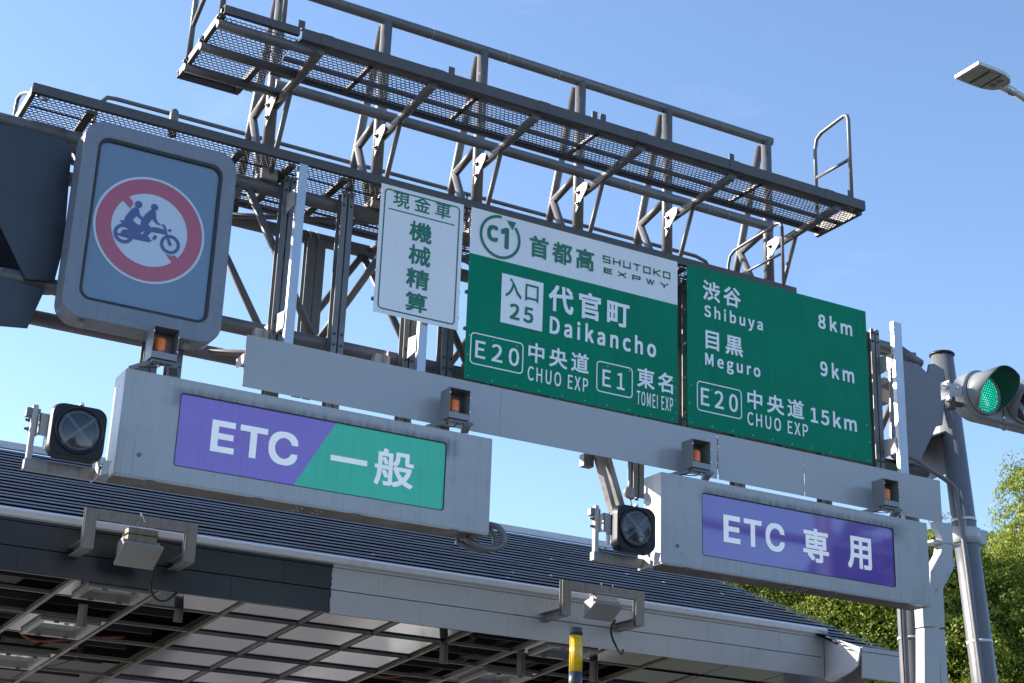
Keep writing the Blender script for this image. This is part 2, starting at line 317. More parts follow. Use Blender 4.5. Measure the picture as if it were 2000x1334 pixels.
# ------------------------------------------------------------------ mesh helpers
ROOT = {}
class MB:
    def __init__(self):
        self.v, self.f, self.s = [], [], []
    def add(self, vs, fs, smooth=False):
        o = len(self.v)
        self.v += [tuple(x) for x in vs]
        self.f += [tuple(i + o for i in f) for f in fs]
        self.s += ([smooth] * len(fs) if isinstance(smooth, bool) else list(smooth))
        return self
    def hexa(self, p):       # 8 corners: bottom 4 ccw, top 4 ccw
        return self.add(p, [(3, 2, 1, 0), (4, 5, 6, 7), (0, 1, 5, 4), (1, 2, 6, 5), (2, 3, 7, 6), (3, 0, 4, 7)])
    def box(self, a, b):
        x0, y0, z0 = (min(a[i], b[i]) for i in range(3)); x1, y1, z1 = (max(a[i], b[i]) for i in range(3))
        return self.hexa([(x0, y0, z0), (x1, y0, z0), (x1, y1, z0), (x0, y1, z0), (x0, y0, z1), (x1, y0, z1), (x1, y1, z1), (x0, y1, z1)])
    def beam(self, a, b, w, h, up=(0, 0, 1)):    # rectangular bar from a to b
        a, b = Vector(a), Vector(b); d = (b - a).normalized(); u = Vector(up)
        s = d.cross(u)
        if s.length < 1e-4: s = d.cross(Vector((0, 1, 0)))
        s.normalize(); u = s.cross(d).normalized()
        s *= w / 2; u *= h / 2
        return self.hexa([a - s - u, b - s - u, b + s - u, a + s - u, a - s + u, b - s + u, b + s + u, a + s + u])
    def tube(self, a, b, r, n=14, r2=None, caps=True):
        a, b = Vector(a), Vector(b); r2 = r if r2 is None else r2
        d = (b - a).normalized()
        x = d.orthogonal().normalized(); y = d.cross(x)
        vs = []
        for p, rr in ((a, r), (b, r2)):
            for i in range(n):
                t = 2 * math.pi * i / n
                vs.append(p + x * (math.cos(t) * rr) + y * (math.sin(t) * rr))
        fs = [(i, (i + 1) % n, n + (i + 1) % n, n + i) for i in range(n)]
        sm = [True] * n
        if caps:
            fs += [tuple(reversed(range(n))), tuple(range(n, 2 * n))]; sm += [False, False]
        return self.add(vs, fs, sm)
    def cable(self, pts, r, n=8, k=5):       # smooth curve through the points
        P_ = [Vector(p) for p in pts]; P_ = [P_[0] * 2 - P_[1]] + P_ + [P_[-1] * 2 - P_[-2]]; out = []
        for i in range(1, len(P_) - 2):
            a, b, c, d = P_[i - 1:i + 3]
            for j in range(k):
                t = j / k
                out.append(.5 * ((2 * b) + (c - a) * t + (2 * a - 5 * b + 4 * c - d) * t * t + (3 * b - a - 3 * c + d) * t ** 3))
        out.append(P_[-2]); return self.pipe(out, r, n)
    def pipe(self, pts, r, n=12):
        pts = [Vector(p) for p in pts]
        x = None; rings = []
        for i, p in enumerate(pts):
            if i == 0: d = pts[1] - p
            elif i == len(pts) - 1: d = p - pts[i - 1]
            else: d = (pts[i + 1] - p).normalized() + (p - pts[i - 1]).normalized()
            d.normalize()
            x = d.orthogonal().normalized() if x is None else (x - d * x.dot(d)).normalized()
            y = d.cross(x)
            rings.append([p + x * (math.cos(2 * math.pi * k / n) * r) + y * (math.sin(2 * math.pi * k / n) * r) for k in range(n)])
        vs = [q for rg in rings for q in rg]; fs = []; sm = []
        for i in range(len(rings) - 1):
            for k in range(n):
                fs.append((i * n + k, i * n + (k + 1) % n, (i + 1) * n + (k + 1) % n, (i + 1) * n + k)); sm.append(True)
        fs += [tuple(reversed(range(n))), tuple(range(len(vs) - n, len(vs)))]; sm += [False, False]
        return self.add(vs, fs, sm)
    def prism(self, poly, off):          # planar polygon (3D points) extruded by vector off
        poly = [Vector(p) for p in poly]; off = Vector(off); n = len(poly)
        tris = tessellate_polygon([poly])
        vs = poly + [p + off for p in poly]
        fs = [tuple(t) for t in tris] + [tuple(n + i for i in reversed(t)) for t in tris]
        fs += [(i, n + i, n + (i + 1) % n, (i + 1) % n) for i in range(n)]
        return self.add(vs, fs)
    def sheet(self, poly):
        poly = [Vector(p) for p in poly]
        return self.add(poly, [tuple(t) for t in tessellate_polygon([poly])])
    def lathe(self, prof, centre, axis='z', n=24, smooth=True):     # prof: list of (radius, height along axis)
        c = Vector(centre); vs = []
        for rr, h in prof:
            for k in range(n):
                t = 2 * math.pi * k / n; a, b = math.cos(t) * rr, math.sin(t) * rr
                vs.append(c + (Vector((a, b, h)) if axis == 'z' else Vector((a, h, b)) if axis == 'y' else Vector((h, a, b))))
        fs = []
        for i in range(len(prof) - 1):
            for k in range(n):
                fs.append((i * n + k, i * n + (k + 1) % n, (i + 1) * n + (k + 1) % n, (i + 1) * n + k))
        sm = [smooth] * len(fs)
        fs += [tuple(reversed(range(n))), tuple(range(len(vs) - n, len(vs)))]; sm += [False, False]
        return self.add(vs, fs, sm)
    def build(self, name, material, parent=None, bevel=0.0, kind=None, label=None, seg=1):
        off = Vector((0, 0, 0))
        if parent is not None:
            off = ROOT[parent.name]
        me = bpy.data.meshes.new(name)
        me.from_pydata([(x - off.x, y - off.y, z - off.z) for x, y, z in self.v], [], self.f)
        me.polygons.foreach_set('use_smooth', self.s)
        bm = bmesh.new(); bm.from_mesh(me); bmesh.ops.recalc_face_normals(bm, faces=bm.faces); bm.to_mesh(me); bm.free()
        me.materials.append(material)
        o = bpy.data.objects.new(name, me); C.objects.link(o)
        if parent is not None: o.parent = parent
        ROOT[o.name] = off
        if bevel:
            md = o.modifiers.new('bevel', 'BEVEL'); md.width = bevel; md.segments = seg; md.limit_method = 'ANGLE'; md.angle_limit = RAD(40)
            md.use_clamp_overlap = True
        if kind: o['kind'] = kind
        if label: o['label'] = label
        return o

def thing(name, label, cat, loc, group=None):
    o = bpy.data.objects.new(name, None); C.objects.link(o)
    o.location = loc; o.empty_display_size = 0.3
    o['label'] = label; o['category'] = cat
    if group: o['group'] = group
    ROOT[o.name] = Vector(loc)
    return o

def rrect(cx, cz, w, h, r, n=6):         # rounded rectangle loop in (x, z)
    pts = []
    for (sx, sz, a0) in ((1, 1, 0), (-1, 1, 90), (-1, -1, 180), (1, -1, 270)):
        for k in range(n + 1):
            a = RAD(a0 + 90 * k / n)
            pts.append((cx + sx * (w / 2 - r) + r * math.cos(a), cz + sz * (h / 2 - r) + r * math.sin(a)))
    return pts

def ring_between(mb, outer, inner, y0, y1):  # frame with matching loops: front face y0, walls to y1
    n = len(outer)
    vs = [(x, y0, z) for x, z in outer] + [(x, y0, z) for x, z in inner] + [(x, y1, z) for x, z in outer] + [(x, y1, z) for x, z in inner]
    fs = []
    for i in range(n):
        j = (i + 1) % n
        fs += [(i, j, n + j, n + i), (2 * n + i, i, j, 2 * n + j)[::-1], (n + i, n + j, 3 * n + j, 3 * n + i), (2 * n + i, 2 * n + j, 3 * n + j, 3 * n + i)]
    mb.add(vs, fs)
    return mb

def bundled_font(fn):                     # fonts that ship with Blender itself
    try:
        import os
        return bpy.data.fonts.load(os.path.join(bpy.utils.system_resource('DATAFILES'), 'fonts', fn))
    except Exception:
        return None
F_INTER, F_CJK = bundled_font('Inter.woff2'), bundled_font('Noto Sans CJK Regular.woff2')

def text_mesh(name, s, p_tl, p_br, y, material, parent, weight=0.012, spacing=1.0, box=False, font=None):
    """flat lettering in the plane Y=y, fitted between two surveyed corners"""
    font = font or F_CJK
    a, b = PY(*p_tl, y), PY(*p_br, y)
    if box: a, b = Vector((p_tl[0], y, p_tl[1])), Vector((p_br[0], y, p_br[1]))
    cu = bpy.data.curves.new(name, 'FONT'); cu.body = s; cu.size = 1.0; cu.offset = 0.0
    if font: cu.font = font
    cu.space_character = spacing
    cu.resolution_u = 3; cu.fill_mode = 'FRONT'
    to = bpy.data.objects.new('tmp', cu); C.objects.link(to)
    dg = bpy.context.evaluated_depsgraph_get()
    me = bpy.data.meshes.new_from_object(to.evaluated_get(dg))
    bpy.data.objects.remove(to); bpy.data.curves.remove(cu)
    co = np.empty(len(me.vertices) * 3); me.vertices.foreach_get('co', co); co = co.reshape(-1, 3)
    lo, hi = co.min(0), co.max(0)
    off = ROOT[parent.name]
    span = max(b.x - a.x, 1e-6) / (hi[0] - lo[0])
    ins = weight * span * (0.75 if font == F_INTER else 0.42)      # leave room for the stroke weight
    a = a + Vector((ins, 0, -ins)); b = b + Vector((-ins, 0, ins))
    out = np.empty_like(co)
    out[:, 0] = a.x + (co[:, 0] - lo[0]) / (hi[0] - lo[0]) * (b.x - a.x) - off.x
    out[:, 2] = b.z + (co[:, 1] - lo[1]) / (hi[1] - lo[1]) * (a.z - b.z) - off.z
    out[:, 1] = y - off.y
    # stroke weight: a few shifted layers, each a hair in front of the last
    fs0 = [tuple(p.vertices) for p in me.polygons]; nv = len(out)
    dd = weight * span * (0.75 if font == F_INTER else 0.42)
    sh = [(0, 0)] if weight <= 0 else [(0, 0), (-dd, 0), (dd, 0), (0, dd), (0, -dd), (dd, dd), (-dd, dd), (dd, -dd), (-dd, -dd)]
    vs, fs = [], []
    for q, (sx, sz) in enumerate(sh):
        c2 = out.copy(); c2[:, 0] += sx; c2[:, 2] += sz; c2[:, 1] -= q * .00012
        vs += c2.tolist(); fs += [tuple(i + q * nv for i in f) for f in fs0]
    bpy.data.meshes.remove(me)
    me = bpy.data.meshes.new(name); me.from_pydata(vs, [], fs); me.update()
    me.materials.append(material)
    o = bpy.data.objects.new(name, me); C.objects.link(o); o.parent = parent; ROOT[o.name] = off
    return o

def Z(ox, oy, sc):
    return lambda x, y: (ox + x / sc, oy + y / sc)

# ------------------------------------------------------------------ ground and road
g = MB(); g.add([(-3000, -3000, 0), (3000, -3000, 0), (3000, 3000, 0), (-3000, 3000, 0)], [(0, 1, 2, 3)])
o = g.build('ground', M['grass']); o['kind'] = 'structure'
g = MB(); g.add([(-30, -120, .004), (19, -120, .004), (19, 160, .004), (-30, 160, .004)], [(0, 1, 2, 3)])
o = g.build('road', M['asphalt']); o['kind'] = 'structure'
g = MB()
for x in (-12, -6.5, 2.0, 8.0, 13.2):
    for y in np.arange(-100, 10, 10.0):
        g.add([(x, y, .008), (x + .15, y, .008), (x + .15, y + 5, .008), (x, y + 5, .008)], [(0, 1, 2, 3)])
o = g.build('lane_marking', M['marking']); o['kind'] = 'structure'
for x in (1.6, 7.2, 13.6):
    g = MB(); g.prism([(x, 11, 0), (x + .3, 10.2, 0), (x + 1.0, 10.2, 0), (x + 1.3, 11, 0), (x + 1.3, 36, 0), (x, 36, 0)], (0, 0, .18))
    o = g.build('toll_island', M['concrete'], bevel=.02); o['kind'] = 'structure'
g = MB(); g.box((19, -120, 0), (19.25, 160, .14)); o = g.build('kerb', M['concrete'], bevel=.015); o['kind'] = 'structure'

g = MB(); g.add([(-29.9, 16, .008), (18.9, 16, .008), (18.9, 75, .008), (-29.9, 75, .008)], [(0, 1, 2, 3)])
o = g.build('pavement', M['plaza']); o['kind'] = 'structure'

# ------------------------------------------------------------------ SIGN GANTRY
YN, YF = 14.7, 15.65
ZU, ZL = 8.82, 7.23
G = thing('sign_gantry', 'dark steel truss gantry with two mesh walkways carrying the road signs', 'gantry', (14.59, 14.7, 0))
def cyl(name, a, b, r, m='steel', parent=G, n=16, **k):
    return MB().tube(a, b, r, n).build(name, M[m], parent, **k)
XL, XR = -2.0, 14.2
cyl('chord', (XL, YN, ZU), (13.86, YN, ZU), .076)
MB().tube((13.84, YN, ZU), (14.2, YN, ZU - .13), .078, 16).build('haunch_tube', M['steel'], G)
cyl('chord', (XL, YF, ZU), (XR, YF, ZU), .076)
cyl('chord', (XL, YN, ZL), (XR, YN, ZL), .078)
cyl('chord', (XL, YF, ZL), (XR, YF, ZL), .078)
# near and far face bracing (Warren pattern)
PW = 1.86
x = 4.84 - 3 * PW; k = 0
while x < 13.9:
    x1 = min(x + PW / 2, 14.1); x2 = min(x + PW, 14.1)
    cyl('brace', (x + .05, YN, ZU - .05), (x1 - .03, YN, ZL + .05), .042, n=12)
    cyl('brace', (x1 + .05, YN, ZL + .05), (x2 - .03, YN, ZU - .05), .042, n=12)
    xo = x - .06
    cyl('brace', (xo, YF, ZU - .05), (xo + PW / 2, YF, ZL + .05), .042, n=12)
    cyl('brace', (xo + PW / 2, YF, ZL + .05), (min(xo + PW, 14.1), YF, ZU - .05), .042, n=12)
    # cross bracing between the faces, top and bottom
    if k % 2 == 0:
        cyl('cross_brace', (x, YN, ZU), (x + PW, YF, ZU), .03, n=10)
        cyl('cross_brace', (x, YN, ZL), (x + PW, YF, ZL), .032, n=10)
    else:
        cyl('cross_brace', (x, YF, ZU), (x + PW, YN, ZU), .03, n=10)
        cyl('cross_brace', (x, YF, ZL), (x + PW, YN, ZL), .032, n=10)
    cyl('cross_brace', (x, YN, ZU), (x, YF, ZU), .035, n=10)
    cyl('cross_brace', (x + PW / 2, YN, ZL), (x + PW / 2, YF, ZL), .035, n=10)
    x += PW; k += 1

# right-hand support: leaning near leg, vertical far leg
LX = 14.59
top = Vector((LX, 14.68, 8.9)); bot = Vector((LX, 13.92, 0.2))
leg = MB().tube(top, bot, .145, 32, .165).build('leg', M['leg'], G)
MB().lathe([(.165, 0), (.165, .02), (.15, .035)], top - Vector((0, 0, .01)), n=32).build('leg_cap', M['gasket'], G)
cyl('leg', (14.72, YF, 8.7), (14.72, YF, .2), .175, 'leg', n=32)
for zz in (6.63, 5.08):
    t = (8.9 - zz) / 8.7; p = top.lerp(bot, t); ax = (bot - top).normalized()
    MB().tube(p, p + ax * .035, .158, 32).build('cable_band', M['white_tape'], G)
MB().tube((14.72, YF, 5.28), (14.72, YF, 5.31), .19, 32).build('cable_band', M['white_tape'], G)
# collar clamp on the near leg
p = top.lerp(bot, (8.9 - 6.42) / 8.7)
cl = MB().tube(p + Vector((0, -.01, .1)), p + Vector((0, .01, -.1)), .178, 32)
cl.box((LX + .15, p.y - .1, p.z - .09), (LX + .26, p.y - .07, p.z + .09)).box((LX + .15, p.y - .03, p.z - .09), (LX + .26, p.y + .0, p.z + .09))
cl.build('clamp_collar', M['duct'], G)
# conduit running down the legs
legy = lambda z: top.y + (bot.y - top.y) * (8.9 - z) / 8.7
cond = [PY(1770, 890, 14.45), PY(1790, 899, 14.43), PY(1808, 912, 14.40), Vector((LX - .20, legy(7.0) - .10, 7.02)), Vector((LX - .185, legy(6.8) - .11, 6.8))]
cond += [Vector((LX - .165, legy(z) - .115, z)) for z in (6.3, 5.5, 4.5, 3.0, .3)]
MB().cable(cond, .03, 12).build('cable_conduit', M['leg'], G)
MB().tube((14.47, YF - .12, 7.0), (14.47, YF - .12, .3), .045, 14).build('cable_conduit', M['leg'], G)
for dx in (0,):
    MB().tube((14.40, YF - .16, 7.0), (14.40, YF - .16, .3), .012, 8).build('cable_conduit', M['cable'], G)
# gusset plates joining truss and leg (right)
def plate(name, pts, y, t, m='leg', parent=G, label=None):
    return MB().prism([PY(u, v, y) for u, v in pts], (0, t, 0)).build(name, M[m], parent, bevel=.004, label=label)
plate('gusset_plate', [(1738, 700), (1760, 702), (1795, 712), (1812, 729), (1815, 711), (1825, 710), (1845, 722), (1848, 760), (1841, 830), (1829, 833), (1795, 906), (1755, 903), (1742, 890)], 14.55, .03)
MB().prism([(13.3, 14.6, 7.3), (14.58, 14.55, 7.86), (14.58, 15.6, 7.86), (13.3, 15.6, 7.3)], (0, 0, -.02)).build('gusset_plate', M['leg'], G)
MB().prism([(14.45, 14.6, 7.25), (14.55, 14.6, 8.5), (14.6, 15.6, 8.5), (14.6, 15.6, 7.25)], (.03, 0, 0)).build('gusset_plate', M['leg'], G)
MB().prism([PY(1790, 712, 14.6), PY(1800, 718, 14.6), PY(1815, 752, 14.6), PY(1809, 762, 14.6), PY(1786, 728, 14.6)], (0, .9, 0)).build('chord_end_plate', M['steel'], G)
# left-hand support: the shade-darkened end housing that closes the truss beside the motorcycle sign
cyl('leg', (1.62, YN - .02, 9.0), (1.62, 13.9, .2), .165, 'leg', n=32)
cyl('leg', (1.6, YF, 8.9), (1.6, YF, .2), .175, 'leg', n=32)
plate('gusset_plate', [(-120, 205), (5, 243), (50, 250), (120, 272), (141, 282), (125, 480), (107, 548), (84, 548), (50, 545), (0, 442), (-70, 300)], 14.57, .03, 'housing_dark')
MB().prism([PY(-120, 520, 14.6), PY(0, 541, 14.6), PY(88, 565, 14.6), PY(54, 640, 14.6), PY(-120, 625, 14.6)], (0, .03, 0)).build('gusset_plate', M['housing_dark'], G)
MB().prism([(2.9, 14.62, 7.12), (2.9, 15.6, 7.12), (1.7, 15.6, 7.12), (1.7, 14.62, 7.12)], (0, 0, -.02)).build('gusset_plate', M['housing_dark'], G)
MB().prism([(1.95, 14.65, 7.2), (1.95, 14.65, 8.8), (1.95, 15.6, 8.8), (1.95, 15.6, 7.2)], (.03, 0, 0)).build('gusset_plate', M['steel'], G)
ce = MB().tube((2.55, YN, ZU), (2.95, YN, ZU), .083, 16); ce.build('chord_end_plate', M['steel'], G)
ce = MB().tube((2.55, YN, ZL), (2.95, YN, ZL), .086, 16); ce.build('chord_end_plate', M['steel'], G)

MB().prism([PY(u, v, 15.5) for u, v in ((-150, 330), (90, 350), (98, 575), (-150, 560))], (0, .03, 0)).build('gusset_plate', M['housing_dark'], G)  # dark back sheet added for the shaded inside of the housing
FPXC = (PY(592, 560, 15.46).x + PY(632, 560, 15.46).x) / 2
# vertical sign posts: pairs of channels back to back, bolted to the near chords
def sign_post(xc, z0, z1, y=14.5, bolts=True, w=.062):
    for s in (-1, 1):
        m = MB(); xa = xc + s * .009; xb = xc + s * (.009 + w)
        m.box((xa, y, z0), (xb, y + .007, z1)); m.box((xa, y + .008, z0), (xa + s * .007, y + .11, z1)); m.box((xa, y + .111, z0), (xb, y + .118, z1))
        po = m.build('sign_post', M['post'], G)
    bz = [z for z in (8.87, 8.76, 7.3, 7.18) if z0 < z < z1]
    if bolts:
        b = MB()
        for z in bz:
            for s in (-1, 1):
                b.lathe([(.014, 0), (.014, -.014)], (xc + s * .04, y, z), 'y', 6, False); b.lathe([(.007, -.014), (.007, -.026)], (xc + s * .04, y, z), 'y', 6)
        b.build('post_bolt', M['bolt'], G)
POSTS = [5.28, 5.94, 6.76, 7.21, 7.75, 8.55, 9.68, 10.35, 11.1, 11.8, 12.4, 13.27]
for xc in POSTS:
    sign_post(xc, 6.15 if xc == 9.68 else 6.36 if xc in (5.28, 5.94, 6.76, 7.21, 11.1, 12.4) else 6.6, 8.93)
for xc in (3.98, 4.22):
    sign_post(xc, 6.2, 7.0, 14.35)
sign_post(FPXC, 6.9, 8.74, YF - .19, False, .1)      # broad far post clamped by two U-bolts
for dx in (-.045, .05):
    MB().pipe([(FPXC + dx, YF - .10, ZU - .13), (FPXC + dx, YF - .10, ZU), (FPXC + dx, YF - .02, ZU + .085), (FPXC + dx, YF + .09, ZU)], .008, 8).build('u_bolt', M['bracket'], G)
# galvanised mounting rails and the plates that carry them
for xc, z0, z1 in ((5.31, 6.6, 8.97), (6.785, 6.6, 8.9), (13.41, 6.98, 8.97)):
    hw = .048 if xc < 13 else .068
    m = MB(); m.box((xc - hw, 14.235, z0), (xc + hw, 14.241, z1)); m.box((xc - hw, 14.2415, z0), (xc - hw + .006, 14.29, z1)); m.box((xc + hw - .006, 14.2415, z0), (xc + hw, 14.29, z1))
    m.build('mounting_rail', M['galv'], G)
    zs = (7.25, 8.6) if xc < 6 else (7.3,) if xc < 7 else (8.45, 7.35)
    for z in zs:
        m = MB(); m.prism([(xc - hw - .004, 14.27, z - .09), (xc - hw - .004, 14.27, z + .09), (xc - hw - .004, 14.52, z + .12), (xc - hw - .004, 14.52, z - .12)], (-.008, 0, 0))
        m.build('mounting_plate', M['bracket'], G)
# small folded plates holding the blank strip to the lower chord
for u, v in ((500, 640), (735, 690), (478, 690)):
    p = PY(u, v, 14.55)
    m = MB(); m.prism([p, p + Vector((.16, 0, 0)), p + Vector((.16, 0, -.12)), p + Vector((0, 0, -.12))], (0, .006, 0))
    m.prism([p, p + Vector((0, .22, 0)), p + Vector((0, .22, -.1)), p + Vector((0, 0, -.12))], (-.006, 0, 0))
    m.prism([p + Vector((.08, -.12, .02)), p + Vector((.08, .0, .02)), p + Vector((.08, 0, -.1)), p + Vector((.08, -.12, -.16))], (.006, 0, 0))
    m.build('mounting_plate', M['bracket'], G)
# horizontal angle behind the blank strip
for zz in (6.90, 6.66):
    MB().beam((4.95, 14.4, zz), (13.9, 14.4, zz), .05, .05).build('strip_rail', M['post'], G)
# diagonal double channel under the strip
for s in (-1, 1):
    a, b = PY(1170 + s * 8, 870, 14.45), PY(1206 + s * 9, 1000, 14.45)
    MB().beam(a, b, .1, .058).build('hanger_arm', M['galv_dull'], G, bevel=.003)
m = MB(); a = PY(1141, 885, 14.5); m.box(a, a + Vector((.13, .1, -.14))); m.build('mounting_plate', M['post'], G, bevel=.004)

# --- expanded metal mesh
def mesh_floor(x0, x1, y0, y1, z, parent, sw=.052, lw=.096, t=.0072, h=.008):
    segs = []
    wl_ = lw * .30                      # straight wall length along Y
    nx = int((x1 - x0) / sw) + 1; ny = int((y1 - y0) / (lw / 2)) + 1
    for j in range(ny + 1):
        yy = y0 + j * lw / 2
        for i in range(nx + 1):
            xx = x0 + (i + (0.5 if j % 2 else 0)) * sw
            segs.append((xx, yy - wl_ / 2, xx, yy + wl_ / 2))
            segs.append((xx, yy + wl_ / 2, xx + sw / 2, yy + lw / 2 - wl_ / 2))
            segs.append((xx, yy + wl_ / 2, xx - sw / 2, yy + lw / 2 - wl_ / 2))
    s = np.array(segs)
    s[:, [0, 2]] = np.clip(s[:, [0, 2]], x0, x1); s[:, [1, 3]] = np.clip(s[:, [1, 3]], y0, y1)
    L = np.hypot(s[:, 2] - s[:, 0], s[:, 3] - s[:, 1]); s = s[L > .004]; L = L[L > .004]
    dx, dy = (s[:, 2] - s[:, 0]) / L, (s[:, 3] - s[:, 1]) / L
    px, py = -dy * t / 2, dx * t / 2
    e = t * .3
    ax, ay, bx, by = s[:, 0] - dx * e, s[:, 1] - dy * e, s[:, 2] + dx * e, s[:, 3] + dy * e
    n = len(s); v = np.zeros((n, 8, 3))
    for q, (X_, Y_, sg, zz) in enumerate(((ax, ay, -1, 0), (bx, by, -1, 0), (bx, by, 1, 0), (ax, ay, 1, 0), (ax, ay, -1, h), (bx, by, -1, h), (bx, by, 1, h), (ax, ay, 1, h))):
        v[:, q, 0] = X_ + sg * px; v[:, q, 1] = Y_ + sg * py
        v[:, q, 2] = z + zz + (0 if abs(sg) else 0)
    tilt = np.where(np.abs(dx) < .1, 0, .004)[:, None]
    v[:, [1, 2, 5, 6], 2] += tilt
    fq = np.array([(3, 2, 1, 0), (4, 5, 6, 7), (0, 1, 5, 4), (1, 2, 6, 5), (2, 3, 7, 6), (3, 0, 4, 7)])
    f = (np.arange(n)[:, None, None] * 8 + fq[None]).reshape(-1, 4)
    me = bpy.data.meshes.new('mesh_floor')
    off = np.array(ROOT[parent.name]); vv = v.reshape(-1, 3) - off
    me.vertices.add(len(vv)); me.vertices.foreach_set('co', vv.ravel())
    me.loops.add(len(f) * 4); me.loops.foreach_set('vertex_index', f.ravel())
    me.polygons.add(len(f)); me.polygons.foreach_set('loop_start', np.arange(len(f)) * 4); me.polygons.foreach_set('loop_total', np.full(len(f), 4))
    me.update(calc_edges=True); me.materials.append(M['mesh'])
    o = bpy.data.objects.new('mesh_floor', me); C.objects.link(o); o.parent = parent; o['kind'] = 'stuff'; ROOT[o.name] = ROOT[parent.name]
    return o

def channel(mb, x0, x1, y, ztop, h=.11, fl=.045, t=.007, back=1):   # C channel along X, web at y, flanges towards +Y
    mb.box((x0, y, ztop - h), (x1, y + t, ztop)); mb.box((x0, y + t, ztop - t), (x1, y + fl, ztop)); mb.box((x0, y + t, ztop - h), (x1, y + fl, ztop - h + t))
    return mb

# --- lower walkway
LWX0, LWX1, LWY0, LWY1, LWZ = 2.5, 11.8, 14.235, 15.55, 9.03
W1 = MB(); channel(W1, LWX0, LWX1, LWY0, 9.075, .10)
W1o = W1.build('walkway', M['steel_brown'], G, bevel=.002, label='lower walkway with mesh floor just above the signs')
mesh_floor(LWX0 + .05, LWX1 - .02, LWY0 + .05, LWY1, 8.985, W1o)
channel(MB(), LWX0, LWX1, LWY1 + .01, 9.04, .08).build('edge_channel', M['steel'], W1o)
for x in (LWX0 + .003, LWX1 - .05):
    MB().box((x, LWY0 + .055, 8.965), (x + .045, LWY1, 9.06)).build('end_channel', M['steel_brown'], W1o, bevel=.003)
for x in (3.05, 4.6, 5.16, 5.76, 6.28, 7.5, 8.1, 8.85, 9.5, 10.1, 11.1):
    MB().box((x, LWY0 + .055, 8.935), (x + .085, LWY1 - .01, 8.972)).build('cross_bearer', M['steel_brown'], W1o, bevel=.003)
for yy in (14.55, 14.98, 15.3):
    MB().box((LWX0 + .06, yy, 8.972), (LWX1 - .06, yy + .02, 8.984)).build('mesh_bar', M['mesh'], W1o)
# low rails: far-side tube and end loops
MB().pipe([(3.38, 15.5, 9.05), (3.4, 15.5, 9.66), (3.5, 15.5, 9.79), (3.6, 15.5, 9.80), (11.2, 15.5, 9.80), (11.36, 15.5, 9.76), (11.46, 15.5, 9.62), (11.5, 15.5, 9.05)], .024, 10).build('guard_rail', M['rail'], W1o)
for x in (5.2, 7.86, 10.35):
    MB().tube((x, 15.5, 9.05), (x, 15.5, 9.8), .016, 8).build('rail_post', M['rail'], W1o)
def end_loop(x, y0, y1, z0, z1, parent, r=.021, drop=.2, name='guard_rail'):
    MB().pipe([(x, y0, z0), (x, y0, z1 - .09), (x, y0 + .02, z1 - .025), (x, y0 + .08, z1), (x, y1 - .13, z1 - .05), (x, y1 - .04, z1 - .1), (x, y1, z1 - drop), (x, y1, z0)], r, 10).build(name, M['rail'], parent)
    MB().tube((x, y0, (z0 + z1) / 2), (x, y1, (z0 + z1) / 2), r * .85, 8).build(name, M['rail'], parent)
end_loop(11.6, 14.12 + .12, 15.34, 9.06, 9.92, W1o, drop=.22)
MB().pipe([PX(u, v, 2.6) for u, v in ((24, 262), (31, 210), (35, 192), (42, 183), (54, 180), (66, 183), (90, 195))], .021, 10).build('guard_rail', M['rail'], W1o)
m = MB(); a = PY(340, 228, 14.45); m.lathe([(.045, -.25), (.045, .0), (.04, .03), (.026, .05), (.006, .058)], (a.x, 14.45, a.z + .03), n=18); m.build('pipe_stub', M['rail'], W1o)

# --- upper walkway on cantilever arms
UX0, UX1, UY0, UY1, UZ = 4.82, 12.12, 13.3, 14.12, 9.96
W2 = MB(); channel(W2, UX0, UX1, UY0, UZ, .125, .06)
for x in (5.02, 6.28, 7.56, 8.83, 10.1, 11.5):
    W2.box((x, UY0 - .006, UZ - .127), (x + .14, UY0 - .001, UZ + .003))
W2o = W2.build('walkway', M['steel_brown'], G, bevel=.002, label='upper walkway held on tapered cantilever arms')
mesh_floor(UX0 + .02, UX1 - .03, UY0 + .075, UY1, UZ - .085, W2o)
mesh_floor(4.05, UX0 - .01, UY0 + .075, 14.66, UZ - .10, W2o)
channel(MB(), UX0, UX1, UY1 + .012, UZ - .03, .08).build('edge_channel', M['steel_brown'], W2o)
for yy in (13.42, 13.78):
    MB().box((UX0, yy, UZ - .125), (UX1 - .06, yy + .035, UZ - .087)).build('floor_bearer', M['steel'], W2o)
m = MB(); m.box((UX1 - .055, UY0 + .065, UZ - .16), (UX1, UY1 + .06, UZ - .01)); m.build('end_channel', M['steel_brown'], W2o, bevel=.003)
for x in (5.62, 6.85, 8.35, 10.62):
    MB().box((x, UY0 + .065, UZ - .125), (x + .05, UY1, UZ - .09)).build('cross_bearer', M['steel_brown'], W2o, bevel=.003)
